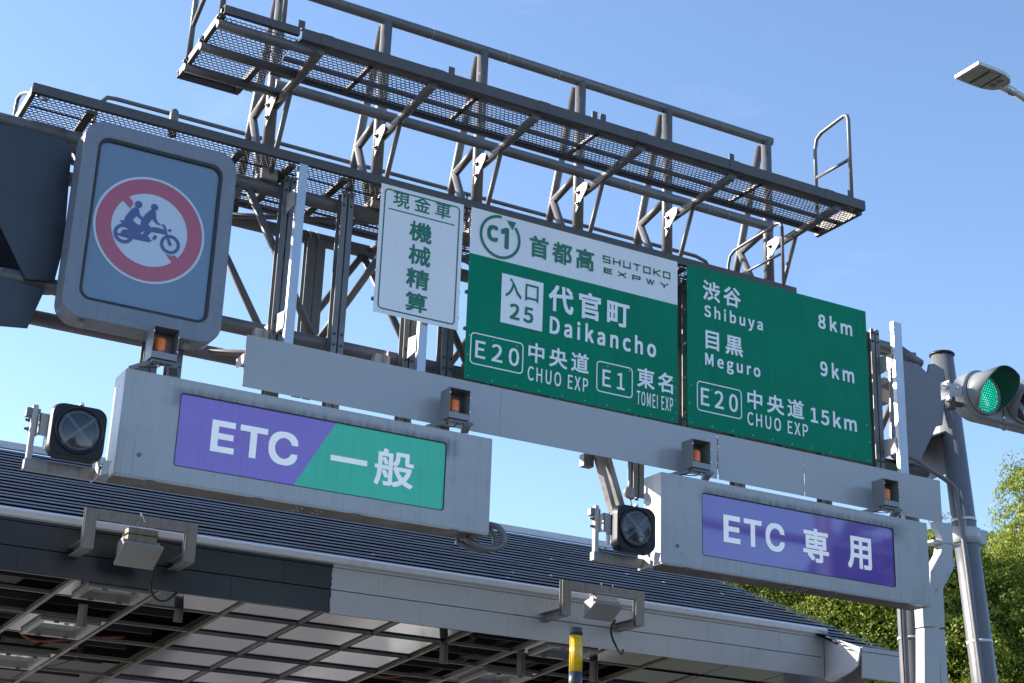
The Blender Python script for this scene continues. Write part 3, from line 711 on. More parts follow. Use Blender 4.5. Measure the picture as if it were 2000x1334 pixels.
# left extension with three tubes
channel(MB(), 4.01, UX0 - .02, UY0, UZ - .005, .085, .05).build('edge_channel', M['steel_brown'], W2o)
channel(MB(), 4.0, 4.68, 14.67, UZ - .08, .07, .05).build('edge_channel', M['steel_brown'], W2o)
m = MB(); m.beam((4.02, UY0 + .06, UZ - .06), (4.03, 14.66, UZ - .11), .045, .09); m.build('end_channel', M['steel_brown'], W2o, bevel=.003)
m = MB(); m.box((4.62, 14.0, UZ - .16), (4.68, 14.66, UZ - .10)); m.build('cross_bearer', M['steel_brown'], W2o)
for yy in (13.42, 13.93, 14.42):
    m = MB(); m.tube((4.0, yy, UZ - .165), (5.06, yy, UZ - .165), .05, 16); m.lathe([(.035, -.012), (.05, .0)], (4.0, yy, UZ - .165), 'x', 16)
    m.build('extension_tube', M['steel'], W2o)
    MB().box((3.99, yy - .06, UZ - .115), (4.05, yy + .02, UZ - .09)).build('clamp', M['bolt'], W2o, bevel=.004)
    b = MB(); b.lathe([(.018, 0), (.018, .03)], (3.99, yy - .04, UZ - .1), 'z', 6, False); b.lathe([(.016, 0), (.016, .025)], (3.97, yy - .0, UZ - .1), 'x', 6, False); b.build('clamp_bolt', M['bolt'], W2o)
# left guard frame running up out of the picture
MB().tube((4.02, 14.4, UZ - .1), (4.02, 14.37, 11.2), .03, 10).build('guard_rail', M['rail'], W2o)
MB().tube((4.02, 13.42, UZ - .03), (4.02, 13.42, 11.2), .03, 10).build('guard_rail', M['rail'], W2o)
MB().tube((4.02, 14.37, 10.27), (4.02, 13.75, 10.62), .024, 10).build('guard_rail', M['rail'], W2o)
MB().tube((4.66, 13.42, UZ - .03), (4.66, 13.42, 11.2), .024, 10).build('guard_rail', M['rail'], W2o)
end_loop(12.05, 13.46, 14.10, UZ - .02, 11.2, W2o, r=.025, drop=.24)
for x in (6.47, 8.24, 8.35, 10.1, 11.86, 4.78):
    m = MB(); m.box((x, UY0 + .01, UZ), (x + .07, UY0 + .016, UZ + .085)); m.box((x + .05, UY0 + .016, UZ), (x + .056, UY0 + .07, UZ + .085)); m.build('rail_socket', M['steel_brown'], W2o)

# --- the six A-frames
FX = [5.06, 6.33, 7.58, 8.93, 10.2, 11.75]
for x in FX:
    zt = 11.26
    cyl('frame_post', (x, YN, ZU + .06), (x, YN, zt), .066)
    cyl('frame_strut', (x, YF, ZU + .05), (x, YN + .13, zt - .02), .05)
    q = lambda z: YF + (YN + .13 - YF) * (z - ZU - .05) / (zt - .02 - ZU - .05)
    cyl('frame_strut', (x, YN + .05, 10.02), (x, q(9.93), 9.90), .046)
    cyl('frame_strut', (x, q(9.93), 9.90), (x, YN + .12, 9.0), .046)
    # cantilever arm, its bolted plate and the thin prop down to the truss
    arm = MB().tube((x, UY0 + .07, 9.81), (x, YN - .10, 9.735), .05, 16).build('cantilever_arm', M['steel'], G)
    m = MB(); m.prism([(x - .058, YN - .07, 9.80), (x - .058, YN - .22, 9.815), (x - .058, YN - .31, 9.78), (x - .058, YN - .30, 9.71), (x - .058, YN - .17, 9.60), (x - .058, YN - .06, 9.48)], (-.012, 0, 0))
    m.build('bolted_plate', M['plate'], arm, bevel=.002)
    for zz in (9.72, 9.575):
        b = MB(); b.lathe([(.026, 0), (.026, -.022), (.012, -.0225), (.012, -.04)], (x - .07, YN - .115, zz), 'x', 6, False)
        b.build('plate_bolt', M['bolt'], arm)
    cyl('prop', (x + .01, YN - .53, 9.75), (x + .01, YN - .14, 8.93), .028, n=10)
    m = MB(); m.box((x - .09, YN - .16, 8.86), (x + .09, YN - .10, 8.98)); m.box((x - .1, YN - .05, 8.89), (x + .1, YN + .05, 8.95)); m.build('saddle_clamp', M['plate'], G, bevel=.005)
cyl('top_chord', (3.0, YN, 11.27), (11.83, YN, 11.27), .062, 'steel', n=20)
cyl('middle_chord', (5.05, YN - .06, 10.02), (11.75, YN - .06, 10.02), .060, 'steel', n=20)
for x in (7.9, 9.6, 11.05, 6.9, 8.6, 10.75):
    MB().tube((x, YN - .06 if x > 9 else YN, 10.02 if x > 9 else 11.27), (x + .006, YN - .06 if x > 9 else YN, 10.02 if x > 9 else 11.27), .0625 if x > 9 else .065, 20).build('weld_seam', M['bracket'], G)

# ------------------------------------------------------------------ MOTORCYCLE SIGN
T = thing('road_sign', 'large rounded grey box sign banning two people on one motorcycle', 'road sign', (3.74, 14.15, 6.72))
cx, cz, w, h = 3.765, 7.735, 1.53, 2.02
YS = 14.0
outer = rrect(cx, cz, w, h, .2, 8); inner = rrect(cx, cz + .015, 1.245, 1.665, .11, 8)
m = MB(); ring_between(m, outer, inner, YS, YS + .30)
m.sheet([(x, YS + .30, z) for x, z in outer])
m.build('case', M['case_mw'], T, bevel=.012, seg=2)
inner2 = rrect(cx, cz + .015, 1.19, 1.61, .09, 8)
m = MB(); ring_between(m, inner, inner2, YS + .012, YS + .04); m.build('gasket', M['gasket'], T)
m = MB(); m.sheet([(x, YS + .035, z) for x, z in inner2]); m.build('face', M['mw_glass'], T)
c0 = PY(291, 448, YS + .03); ccx, ccz = 3.735, 7.752
def disc(r, y, cx_=ccx, cz_=ccz, n=72): return MB().sheet([(cx_ + r * math.cos(2 * math.pi * i / n), y, cz_ + r * math.sin(2 * math.pi * i / n)) for i in range(n)])
disc(.545, YS + .032).build('white_disc', M['mw_white'], T)
m = MB(); n = 72
vs = [(ccx + r * math.cos(2 * math.pi * i / n), YS + .029, ccz + r * math.sin(2 * math.pi * i / n)) for r in (.52, .373) for i in range(n)]
m.add(vs, [(i, (i + 1) % n, n + (i + 1) % n, n + i) for i in range(n)])
zq = Z(170, 340, 6.0625)
def zpoly(mb, pts, y): return mb.sheet([PY(*zq(a, b), y) for a, b in pts])
zpoly(m, [(410, 290), (480, 240), (548, 332), (545, 362), (508, 403)], YS + .0285)
zpoly(m, [(930, 946), (985, 965), (1040, 963), (1070, 995), (1110, 1010), (1040, 1080), (1000, 1040)], YS + .0285)
m.build('red_ring', M['mw_red'], T)
pg = MB(); yy = YS + .027
zpoly(pg, [(392, 542), (442, 550), (447, 518), (480, 470), (530, 410), (562, 390), (600, 396), (618, 425), (626, 480), (660, 515), (690, 478), (745, 428), (775, 416), (810, 440), (820, 470), (820, 520), (838, 568), (866, 590), (860, 603), (838, 600), (800, 567), (780, 535), (765, 540), (740, 570), (727, 597), (758, 630), (800, 628), (860, 638), (916, 660), (902, 612), (880, 610), (880, 594), (916, 598), (932, 620), (952, 700), (972, 760), (1002, 825), (988, 852), (964, 828), (944, 770), (932, 716), (860, 702), (770, 684), (745, 700), (722, 728), (722, 742), (742, 752), (746, 785), (776, 772), (780, 780), (750, 798), (732, 806), (660, 790), (560, 768), (450, 748), (352, 716), (352, 692), (396, 702), (406, 678), (430, 655), (500, 655), (470, 610), (410, 592), (412, 574), (392, 552)], yy)
for (hx, hy, hr) in ((612, 358, 44), (801, 393, 42)):
    c_ = PY(*zq(hx, hy), yy); rr = (PY(*zq(hx + hr, hy + hr * .25), yy) - c_).length
    pg.sheet([(c_.x + rr * math.cos(2 * math.pi * i / 24), yy, c_.z + rr * math.sin(2 * math.pi * i / 24)) for i in range(24)])
    zpoly(pg, [(hx + 10, hy - 40), (hx + 48, hy + 5), (hx + 38, hy + 14), (hx, hy)], yy - .0004)
zpoly(pg, [(952, 656), (1006, 653), (1003, 668), (985, 690), (965, 676)], yy)
zpoly(pg, [(800, 716), (834, 742), (806, 783), (770, 760)], yy)
for (hx, hy, wr, wi) in ((983, 833, .098, .067), (436, 702, .099, .066)):
    c_ = PY(*zq(hx, hy), yy); n = 40
    vs = [(c_.x + r * math.cos(2 * math.pi * i / n), yy - .0003, c_.z + r * math.sin(2 * math.pi * i / n)) for r in (wr, wi) for i in range(n)]
    pg.add(vs, [(i, (i + 1) % n, n + (i + 1) % n, n + i) for i in range(n)])
    pg.sheet([(c_.x + .017 * math.cos(2 * math.pi * i / 12), yy - .0006, c_.z + .017 * math.sin(2 * math.pi * i / 12)) for i in range(12)])
zpoly(pg, [(400, 700), (410, 670), (440, 655), (520, 660), (560, 700), (545, 770), (480, 745), (360, 712)], yy - .0008)
pg.build('pictogram', M['mw_navy'], T)
for pl in ([(545, 546), (585, 500), (640, 546), (632, 602), (592, 592)], [(626, 704), (686, 674), (655, 712)]):
    wg = MB(); zpoly(wg, pl, yy - .001); wg.build('pictogram_gap', M['mw_white'], T)
for u, v in ((158, 634), (364, 676)):
    a = PY(u, v, YS + .06); MB().box(a + Vector((-.03, 0, -.03)), a + Vector((.035, .04, .03))).build('latch', M['rusty'], T, bevel=.005)

# ------------------------------------------------------------------ flat road signs
def rivets(pts, y, parent, r=.008):
    m = MB()
    for x, z in pts: m.lathe([(r, 0), (r * .8, -.004), (r * .3, -.006)], (x, y, z), 'y', 8)
    return m.build('rivet', M['bolt_light'], parent, kind='stuff')
YP = 14.2
def sign_board(name, x0, x1, z0, z1, m, T_, y=YP, t=.004):
    o_ = MB().box((x0, y, z0), (x1, y + t, z1)).build(name, M[m], T_)
    return o_
def ribs(x0, x1, z0, z1, T_, y=YP):
    for zz in np.linspace(z0 + .15, z1 - .15, 5):
        MB().box((x0 + .03, y + .006, zz - .02), (x1 - .03, y + .034, zz + .02)).build('stiffener', M['sign_back'], T_)
        for xx in (x0 - .012, x1 - .03):
            MB().box((xx, y + .01, zz - .015), (xx + .04, y + .05, zz + .015)).build('rib_end', M['bolt'], T_)
def frame_outline(name, x0, x1, z0, z1, r, wd, y, m, T_):
    cx, cz = (x0 + x1) / 2, (z0 + z1) / 2
    mb = MB(); a = rrect(cx, cz, x1 - x0, z1 - z0, r, 6); b = rrect(cx, cz, x1 - x0 - 2 * wd, z1 - z0 - 2 * wd, max(r - wd, .004), 6)
    n = len(a)
    mb.add([(x, y, z) for x, z in a] + [(x, y, z) for x, z in b], [(i, (i + 1) % n, n + (i + 1) % n, n + i) for i in range(n)])
    return mb.build(name, M[m], T_)

# white "cash vehicles" sign
T = thing('road_sign', 'narrow white sign with vertical green Japanese characters left of the green signs', 'road sign', (6.68, 14.2, 7.51))
sign_board('panel', 6.183, 7.172, 7.515, 8.975, 'sign_white', T)
ribs(6.183, 7.172, 7.515, 8.975, T)
yt = YP - .002
frame_outline('border_line', 6.183 + .042, 7.172 - .042, 7.515 + .045, 8.975 - .042, .05, .016, yt, 'letter_green', T)
z2 = Z(650, 0, 2.857); z5 = Z(650, 400, 2.857); z6 = Z(1300, 400, 2.857)
text_mesh('lettering', '現金車', z2(341, 1058), z2(656, 1230), yt, M['letter_green'], T, .012, 1.18)
a, b = PY(*z2(311, 1158), yt), PY(*z2(680, 1257), yt)
MB().sheet([(a.x, yt, a.z), (b.x, yt, a.z), (b.x, yt, a.z - .014), (a.x, yt, a.z - .014)]).build('divider_line', M['letter_green'], T)
for ch, tl, br in (('機', (432, 82), (550, 224)), ('械', (427, 213), (542, 353)), ('精', (414, 344), (534, 484)), ('算', (408, 477), (523, 612))):
    text_mesh('lettering', ch, z5(*tl), z5(*br), yt, M['letter_green'], T, .016)
rivets([(6.3, 7.54), (7.05, 7.54), (6.3, 8.95), (7.05, 8.95)], YP, T, .006)

# main green sign
T = thing('road_sign', 'wide green expressway entrance sign with a white header strip', 'road sign', (8.63, 14.2, 7.0))
GX0, GX1 = 7.267, 10.0
sign_board('header_panel', GX0, GX1, 8.433, 8.975, 'sign_white', T)
sign_board('green_panel', GX0, GX1, 7.535, 8.431, 'sign_green', T)
sign_board('green_panel', GX0, GX1, 7.0, 7.533, 'sign_green', T, YP - .003)
ribs(GX0, GX1, 7.0, 8.975, T)
rv = [(GX0 + .045 + i * .29, zz) for i in range(10) for zz in (7.49, 7.035)] + [(GX0 + .03, 7.27), (GX1 - .03, 7.27), (GX1 - .03, 7.42), (GX1 - .03, 7.12)]
rivets(rv, YP - .003, T)
yt = YP - .005
# C1 loop emblem
cxx = (PY(*z5(820, 152), yt).x + PY(*z5(1048, 213), yt).x) / 2; r1 = (PY(*z5(1048, 213), yt).x - PY(*z5(820, 152), yt).x) / 2
czz = (PY(*z5(925, 67), yt).z + PY(*z5(945, 293), yt).z) / 2
m = MB(); n = 60; a0, a1 = RAD(88), RAD(88 + 312)
vs = []
for r in (r1, r1 - .033):
    for i in range(n + 1):
        t = a0 + (a1 - a0) * i / n; vs.append((cxx + r * math.cos(t), yt, czz + r * math.sin(t)))
m.add(vs, [(i, i + 1, n + 2 + i, n + 1 + i) for i in range(n)])
m.sheet([PY(*z5(972, 86), yt), PY(*z5(1024, 100), yt), PY(*z5(1003, 142), yt)])
m.build('route_emblem', M['letter_green'], T)
text_mesh('route_letter', 'C', z5(864, 104), z5(922, 212), yt, M['letter_green'], T, .035)
m = MB(); m.sheet([PY(*z5(a_, b_), yt) for a_, b_ in ((940, 137), (962, 128), (985, 133), (981, 248), (958, 243), (961, 160), (941, 163))]); m.build('route_numeral', M['letter_green'], T)
text_mesh('lettering', '首都高', z5(1102, 165), z5(1457, 376), yt, M['letter_green'], T, .020, 1.12)
# SHUTOKO / EXPWY in squared strokes
STRK = {'S': [[(1, 1), (0, 1), (0, .5), (1, .5), (1, 0), (0, 0)]], 'H': [[(0, 0), (0, 1)], [(1, 0), (1, 1)], [(0, .5), (1, .5)]], 'U': [[(0, 1), (0, 0), (1, 0), (1, 1)]],
        'T': [[(0, 1), (1, 1)], [(.5, 0), (.5, 1)]], 'O': [[(0, 0), (0, 1), (1, 1), (1, 0), (0, 0)]], 'K': [[(0, 0), (0, 1)], [(1, 1), (.15, .5), (1, 0)]],
        'E': [[(1, 1), (0, 1), (0, 0), (1, 0)], [(0, .5), (.9, .5)]], 'X': [[(0, 0), (1, 1)], [(0, 1), (1, 0)]], 'P': [[(0, 0), (0, 1), (1, 1), (1, .42), (0, .42)]],
        'W': [[(0, 1), (.27, 0), (.5, 1), (.73, 0), (1, 1)]], 'Y': [[(0, 1), (.5, .45), (1, 1)], [(.5, .45), (.5, 0)]]}
def stroke_word(word, tl, br, gap, wd, y, m, T_):
    a, b = PY(*tl, y), PY(*br, y); n = len(word); W = b.x - a.x; cw = W / (n + (n - 1) * gap)
    mb = MB()
    for i, ch in enumerate(word):
        x0 = a.x + i * cw * (1 + gap)
        for pl in STRK[ch]:
            for p, q in zip(pl, pl[1:]):
                A = Vector((x0 + wd / 2 + p[0] * (cw - wd), y, b.z + wd / 2 + p[1] * (a.z - b.z - wd)))
                B = Vector((x0 + wd / 2 + q[0] * (cw - wd), y, b.z + wd / 2 + q[1] * (a.z - b.z - wd)))
                d = (B - A).normalized() * (wd / 2); s = Vector((-d.z, 0, d.x))
                mb.add([A - d - s, B + d - s, B + d + s, A - d + s], [(0, 1, 2, 3)])
    return mb.build('lettering', M[m], T_)
pa = PY(*z5(1508, 280), yt); pb = PY(*z5(1884, 415), yt)
stroke_word('SHUTOKO', z5(1508, 280), z5(1884, 417), .35, .016, yt, 'letter_green', T)
stroke_word('EXPWY', z5(1513, 348), z5(1872, 470), .72, .016, yt, 'letter_green', T)
a, b = PY(*z5(945, 380), yt), PY(*z5(1168, 708), yt)
MB().sheet([(a.x, yt, a.z), (b.x, yt, a.z), (b.x, yt, b.z), (a.x, yt, b.z)]).build('entrance_square', M['letter_white'], T)
yt2 = YP - .008
text_mesh('lettering', '入口', z5(966, 402), z5(1147, 552), yt2, M['letter_green'], T, .012, 1.05)
text_mesh('lettering', '25', z5(990, 546), z5(1118, 666), yt2, M['letter_green'], T, .02, 1.12)
text_mesh('lettering', '代官町', z5(1207, 436), z5(1655, 694), yt, M['letter_white'], T, .022, 1.12)
text_mesh('lettering', 'Daikancho', z5(1212, 612), z5(1804, 856), yt, M['letter_white'], T, .026, 1.14)
def road_shield(tl, br, s, ttl, tbr, T_):
    a, b = PY(*tl, yt2), PY(*br, yt2)
    frame_outline('shield_outline', a.x, b.x, b.z, a.z, .05, .014, yt2, 'letter_white', T_)
    text_mesh('lettering', s, ttl, tbr, yt2, M['letter_white'], T_, .012, 1.15)
road_shield(z5(770, 706), z5(1060, 948), 'E20', z5(797, 752), z5(1038, 906), T)
text_mesh('lettering', '中央道', z5(1093, 762), z5(1427, 948), yt2, M['letter_white'], T, .016, 1.12)
text_mesh('lettering', 'CHUO EXP', z5(1088, 896), z5(1424, 1050), yt2, M['letter_white'], T, .014, 1.1)
road_shield(z5(1472, 866), z5(1673, 1083), 'E1', z5(1505, 916), z5(1628, 1037), T)
text_mesh('lettering', '東名', z5(1699, 902), z5(1898, 1058), yt2, M['letter_white'], T, .016, 1.1)
text_mesh('lettering', 'TOMEI EXP', z5(1696, 1034), z5(1899, 1158), yt2, M['letter_white'], T, .014, 1.08)

# distance sign
T = thing('road_sign', 'plain green distance sign listing three destinations in kilometres', 'road sign', (11.5, 14.2, 7.0))
HX0, HX1 = 10.135, 12.86
sign_board('green_panel', HX0, HX1, 7.535, 8.985, 'sign_green', T)
sign_board('green_panel', HX0, HX1, 7.01, 7.533, 'sign_green', T, YP - .003)
ribs(HX0, HX1, 7.01, 8.985, T)
rivets([(HX0 + .05 + i * .29, zz) for i in range(10) for zz in (7.49, 7.045)] + [(HX0 + .03, 7.27), (HX1 - .03, 7.27)], YP - .003, T)
text_mesh('lettering', '渋谷', z6(207, 416), z6(419, 580), yt, M['letter_white'], T, .018, 1.12)
text_mesh('lettering', 'Shibuya', z6(215, 552), z6(543, 722), yt, M['letter_white'], T, .022, 1.14)
text_mesh('lettering', '8km', z6(849, 602), z6(1042, 736), yt, M['letter_white'], T, .022, 1.14)
text_mesh('lettering', '目黒', z6(222, 694), z6(432, 852), yt, M['letter_white'], T, .018, 1.12)
text_mesh('lettering', 'Meguro', z6(220, 824), z6(530, 986), yt, M['letter_white'], T, .022, 1.14)
text_mesh('lettering', '9km', z6(861, 864), z6(1053, 998), yt, M['letter_white'], T, .022, 1.14)
road_shield(z6(174, 978), z6(427, 1200), 'E20', z6(196, 1016), z6(404, 1162), T)
text_mesh('lettering', '中央道', z6(455, 1026), z6(773, 1202), yt2, M['letter_white'], T, .016, 1.12)
text_mesh('lettering', 'CHUO EXP', z6(455, 1152), z6(796, 1300), yt2, M['letter_white'], T, .014, 1.1)
text_mesh('lettering', '15km', z6(807, 1122), z6(1068, 1270), yt2, M['letter_white'], T, .02, 1.1)

# ------------------------------------------------------------------ blank grey strip under the green signs
T = thing('blank_board', 'long blank grey board of four butted panels below the green signs', 'board', (9.4, 14.2, 6.44))
for x0, x1 in ((4.862, 7.72), (7.722, 10.548), (10.562, 11.802), (11.808, 13.95)):
    MB().box((x0, 14.2, 6.443), (x1, 14.212, 6.978)).build('panel', M['blank'], T, bevel=.002)

# ------------------------------------------------------------------ lane signs (light boxes)
def lane_sign(x0, x1, label, sq):
    T = thing('lane_sign', label, 'lane sign', ((x0 + x1) / 2, 13.86, 5.25), 'light-box lane signs')
    z0, z1, y = 5.253, 6.232, 13.7
    cx, cz = (x0 + x1) / 2, (z0 + z1) / 2
    tl, br = sq
    a, b = PY(*tl, y), PY(*br, y)
    outer = rrect(cx, cz, x1 - x0, z1 - z0, .012, 6)
    inner = rrect((a.x + b.x) / 2, (a.z + b.z) / 2, b.x - a.x, a.z - b.z, .035, 6)
    m = MB(); ring_between(m, outer, inner, y, y + .325); m.sheet([(x, y + .325, z) for x, z in outer])
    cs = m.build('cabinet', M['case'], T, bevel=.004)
    m = MB(); ring_between(m, inner, rrect((a.x + b.x) / 2, (a.z + b.z) / 2, b.x - a.x - .018, a.z - b.z - .018, .03, 6), y + .006, y + .03); m.build('gasket', M['gasket'], T)
    # door edge along the bottom and latches
    MB().box((x0 + .01, y - .006, z0 - .016), (x1 - .01, y + .03, z0 - .002)).build('door_edge', M['case'], T, bevel=.003)
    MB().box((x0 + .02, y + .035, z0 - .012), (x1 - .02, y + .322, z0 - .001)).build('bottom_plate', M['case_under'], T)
    MB().box(((x0 + x1) / 2 - .004, y + .04, z0 - .016), ((x0 + x1) / 2 + .004, y + .31, z0 - .012)).build('bottom_seam', M['gasket'], T)
    for fx in (.09, .36, .62, .9):
        xx = x0 + (x1 - x0) * fx
        m = MB(); m.box((xx - .045, y - .004, z0 - .034), (xx + .045, y + .028, z0 - .017)); m.box((xx - .02, y - .012, z0 - .045), (xx + .025, y + .012, z0 - .03))
        m.build('latch', M['bolt'], T, bevel=.003)
    b2 = MB()
    for i, j in ((-1, 0), (1, 0), (-1, 1), (1, 1)):
        for q in (0, .05): b2.lathe([(.009, 0), (.008, -.008)], ((x0 + x1) / 2 + i * .1 + q, y + .12 + j * .1, z0 - .013), 'z', 6, False)
    b2.build('bottom_screws', M['bolt_light'], T)
    MB().lathe([(.02, 0), (.02, -.006), (.012, -.008)], (x0 + .21, y, z0 + .2), 'y', 12).build('key_lock', M['post'], T)
    return T, a, b
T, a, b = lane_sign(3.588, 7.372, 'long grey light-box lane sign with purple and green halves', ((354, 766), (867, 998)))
yl = 13.714
top = PY(657, 826, yl); bt = PY(573, 948, yl)
k_ = (top.x - bt.x) / (top.z - bt.z); xt = top.x + k_ * (a.z - top.z); xb = bt.x + k_ * (b.z - bt.z)
MB().sheet([(a.x - .01, yl, a.z), (xt, yl, a.z), (xb, yl, b.z), (a.x - .01, yl, b.z)]).build('purple_film', M['purple'], T)
MB().sheet([(xt, yl, a.z), (b.x + .01, yl, a.z), (b.x + .01, yl, b.z), (xb, yl, b.z)]).build('green_film', M['teal'], T)
ze = Z(320, 750, 6.353); zf = Z(560, 800, 4.762); zg = Z(1340, 930, 4.545)
text_mesh('lettering', 'E', ze(608, 436), ze(862, 878), yl - .002, M['film_white'], T, .024, font=F_INTER)
text_mesh('lettering', 'T', ze(957, 500), ze(1262, 948), yl - .002, M['film_white'], T, .024, font=F_INTER)
text_mesh('lettering', 'C', ze(1318, 560), ze(1645, 1036), yl - .002, M['film_white'], T, .024, font=F_INTER)
a1, b1 = PY(*zf(409, 418), yl - .002), PY(*zf(747, 522), yl - .002); hh = .053
MB().sheet([(a1.x, yl - .002, a1.z), (b1.x, yl - .002, a1.z), (b1.x, yl - .002, a1.z - hh), (a1.x, yl - .002, a1.z - hh)]).build('lettering', M['film_white'], T)
text_mesh('lettering', '般', zf(830, 345), zf(1170, 752), yl - .002, M['film_white'], T, .013)
# conduit loops at its right end
pp = [PY(955, 1024, 13.85), PY(973, 1030, 13.8), PY(985, 1048, 13.78), PY(980, 1066, 13.78), PY(962, 1072, 13.8), PY(935, 1066, 13.85), PY(908, 1052, 13.9)]
MB().cable(pp, .03, 12).build('conduit_loop', M['post'], T)
pp = [p + Vector((-.05, .1, -.01)) for p in pp]; MB().cable(pp, .028, 12).build('conduit_loop', M['post'], T)

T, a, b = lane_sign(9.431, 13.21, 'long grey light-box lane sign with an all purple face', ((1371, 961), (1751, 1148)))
MB().sheet([(a.x - .01, yl, a.z), (b.x + .01, yl, a.z), (b.x + .01, yl, b.z), (a.x - .01, yl, b.z)]).build('purple_film', M['purple_gloss'], T)
text_mesh('lettering', 'E', zg(331, 338), zg(482, 606), yl - .002, M['film_white'], T, .024, font=F_INTER)
text_mesh('lettering', 'T', zg(511, 372), zg(674, 641), yl - .002, M['film_white'], T, .024, font=F_INTER)
text_mesh('lettering', 'C', zg(703, 403), zg(877, 684), yl - .002, M['film_white'], T, .024, font=F_INTER)
text_mesh('lettering', '専', zg(1035, 447), zg(1272, 786), yl - .002, M['film_white'], T, .02)
text_mesh('lettering', '用', zg(1428, 520), zg(1652, 844), yl - .002, M['film_white'], T, .02)

# ------------------------------------------------------------------ lane signals with the X of LEDs
def lane_signal(cx, cz, label):
    T = thing('lane_signal', label, 'lane signal', (cx, 13.55, cz - .24), 'black lane signals beside the light boxes')
    y = 13.45
    o1 = rrect(cx, cz, .49, .485, .1, 8); o2 = rrect(cx, cz, .47, .465, .1, 8)
    n = 72
    circ = lambda r: [(cx + .005 + r * math.cos(RAD(-0) + 2 * math.pi * i / len(o1)), cz + .01 + r * math.sin(2 * math.pi * i / len(o1))) for i in range(len(o1))]
    # body: plate with hole, walls, back
    m = MB(); N = len(o1)
    # match loop start: rrect starts at +x side
    ring_between(m, o2, circ(.197), y, y + .03)
    vs = [(x, y + .001, z) for x, z in o2] + [(x, y + .05, z) for x, z in o1] + [(x, y + .11, z) for x, z in o1] + [(x, y + .13, z) for x, z in rrect(cx + .02, cz, .43, .43, .1, 8)] + [(x, y + .21, z) for x, z in rrect(cx + .03, cz, .38, .38, .09, 8)]
    m.add(vs, [(r * N + i, r * N + (i + 1) % N, (r + 1) * N + (i + 1) % N, (r + 1) * N + i) for r in range(4) for i in range(N)])
    m.sheet([(x, y + .21, z) for x, z in rrect(cx + .03, cz, .38, .38, .09, 8)])
    m.build('housing', M['sig_black'], T, bevel=.004)
    MB().lathe([(.203, .0), (.212, -.014), (.205, -.024), (.196, -.024), (.192, 0)], (cx + .005, y + .002, cz + .01), 'y', 48).build('bezel', M['gasket'], T)
    MB().lathe([(.196, .006), (.165, -.002), (.12, -.008), (.06, -.013), (.002, -.015)], (cx + .005, y + .0, cz + .01), 'y', 48).build('lens', M['lens_dark'], T)
    pts = []
    for r, k in ((.176, 64), (.160, 58)):
        pts += [(r * math.cos(2 * math.pi * i / k), r * math.sin(2 * math.pi * i / k)) for i in range(k)]
    for s in (1, -1):
        for i in range(-11, 12):
            t = i * .0128
            for q in (-.0075, .0075): pts.append((t + q * .7, s * t - s * q * .7))
    m = MB()
    for px, pz in pts:
        r = math.hypot(px, pz); yy = y - .0025 + float(np.interp(r, [0, .06, .12, .165, .196], [-.015, -.013, -.008, -.002, .006]))
        m.lathe([(.0040, 0), (.0034, -.0025)], (cx + .005 + px, yy, cz + .01 + pz), 'y', 6, False)
    m.build('led_dots', M['led'], T, kind='stuff')
    m = MB(); m.box((cx - .015, y - .012, cz + .235), (cx + .02, y + .03, cz + .262)); m.build('hinge', M['bolt_light'], T, bevel=.004)
    # mounting frame
    MB().box((cx - .37, y + .22, cz - .335), (cx + .36, y + .30, cz - .245)).build('support_channel', M['galv_dull'], T, bevel=.003)
    m = MB(); m.box((cx - .36, y + .222, cz - .31), (cx - .315, y + .28, cz + .24)); m.build('support_upright', M['bracket'], T, bevel=.003)
    m = MB(); m.prism([(cx - .31, y + .14, cz + .15), (cx - .31, y + .29, cz + .15), (cx - .31, y + .29, cz - .03), (cx - .31, y + .14, cz - .05)], (.008, 0, 0)); m.box((cx - .31, y + .14, cz - .05), (cx - .235, y + .147, cz + .15)); m.build('side_bracket', M['bracket'], T)
    m = MB(); m.prism([(cx - .235, y + .07, cz + .12), (cx - .235, y + .20, cz + .16), (cx - .235, y + .20, cz - .17), (cx - .235, y + .10, cz - .17)], (-.01, 0, 0)); m.build('side_bracket', M['galv'], T)
    b2 = MB()
    for zz in (.1, .02): b2.lathe([(.012, 0), (.012, -.04)], (cx - .37, y + .255, cz + zz), 'x', 8, False); b2.lathe([(.02, 0), (.02, -.014)], (cx - .37, y + .255, cz + zz), 'x', 6, False)
    b2.build('bracket_bolt', M['bolt'], T)
    m = MB(); m.box((cx - .41, y + .23, cz + .13), (cx - .29, y + .30, cz + .21)); m.build('end_bracket', M['post'], T, bevel=.005)
    m = MB(); m.prism([(cx + .235, y + .1, cz - .35), (cx + .235, y + .1, cz - .16), (cx + .235, y + .32, cz - .16), (cx + .235, y + .32, cz - .35)], (.008, 0, 0)); m.prism([(cx + .24, y + .04, cz - .34), (cx + .3, y + .04, cz - .32), (cx + .33, y + .04, cz - .2), (cx + .26, y + .04, cz - .2)], (0, .01, 0))
    m.build('side_bracket', M['bracket'], T)
    return T
lane_signal(3.178, 5.495, 'black lane signal with dark X lens left of the purple and green light box')
lane_signal(8.955, 5.49, 'black lane signal with dark X lens left of the all purple light box')
# small details behind the second signal
T2 = thing('junction_box', 'round grey conduit junction box above the lane signal left of the all purple sign', 'conduit box', (9.33, 14.1, 5.7))
a = PY(1229, 962, 14.1); MB().lathe([(.06, -.03), (.07, 0), (.06, .03)], a, 'y', 18).build('box', M['galv_dull'], T2, bevel=.004)
MB().pipe([PY(1230, 905, 14.1), PY(1230, 945, 14.1), a], .016, 8).build('conduit', M['galv_dull'], T2)
MB().cable([a, PY(1232, 980, 14.1), PY(1233, 998, 14.05)], .008, 8).build('cable', M['cable'], T2)

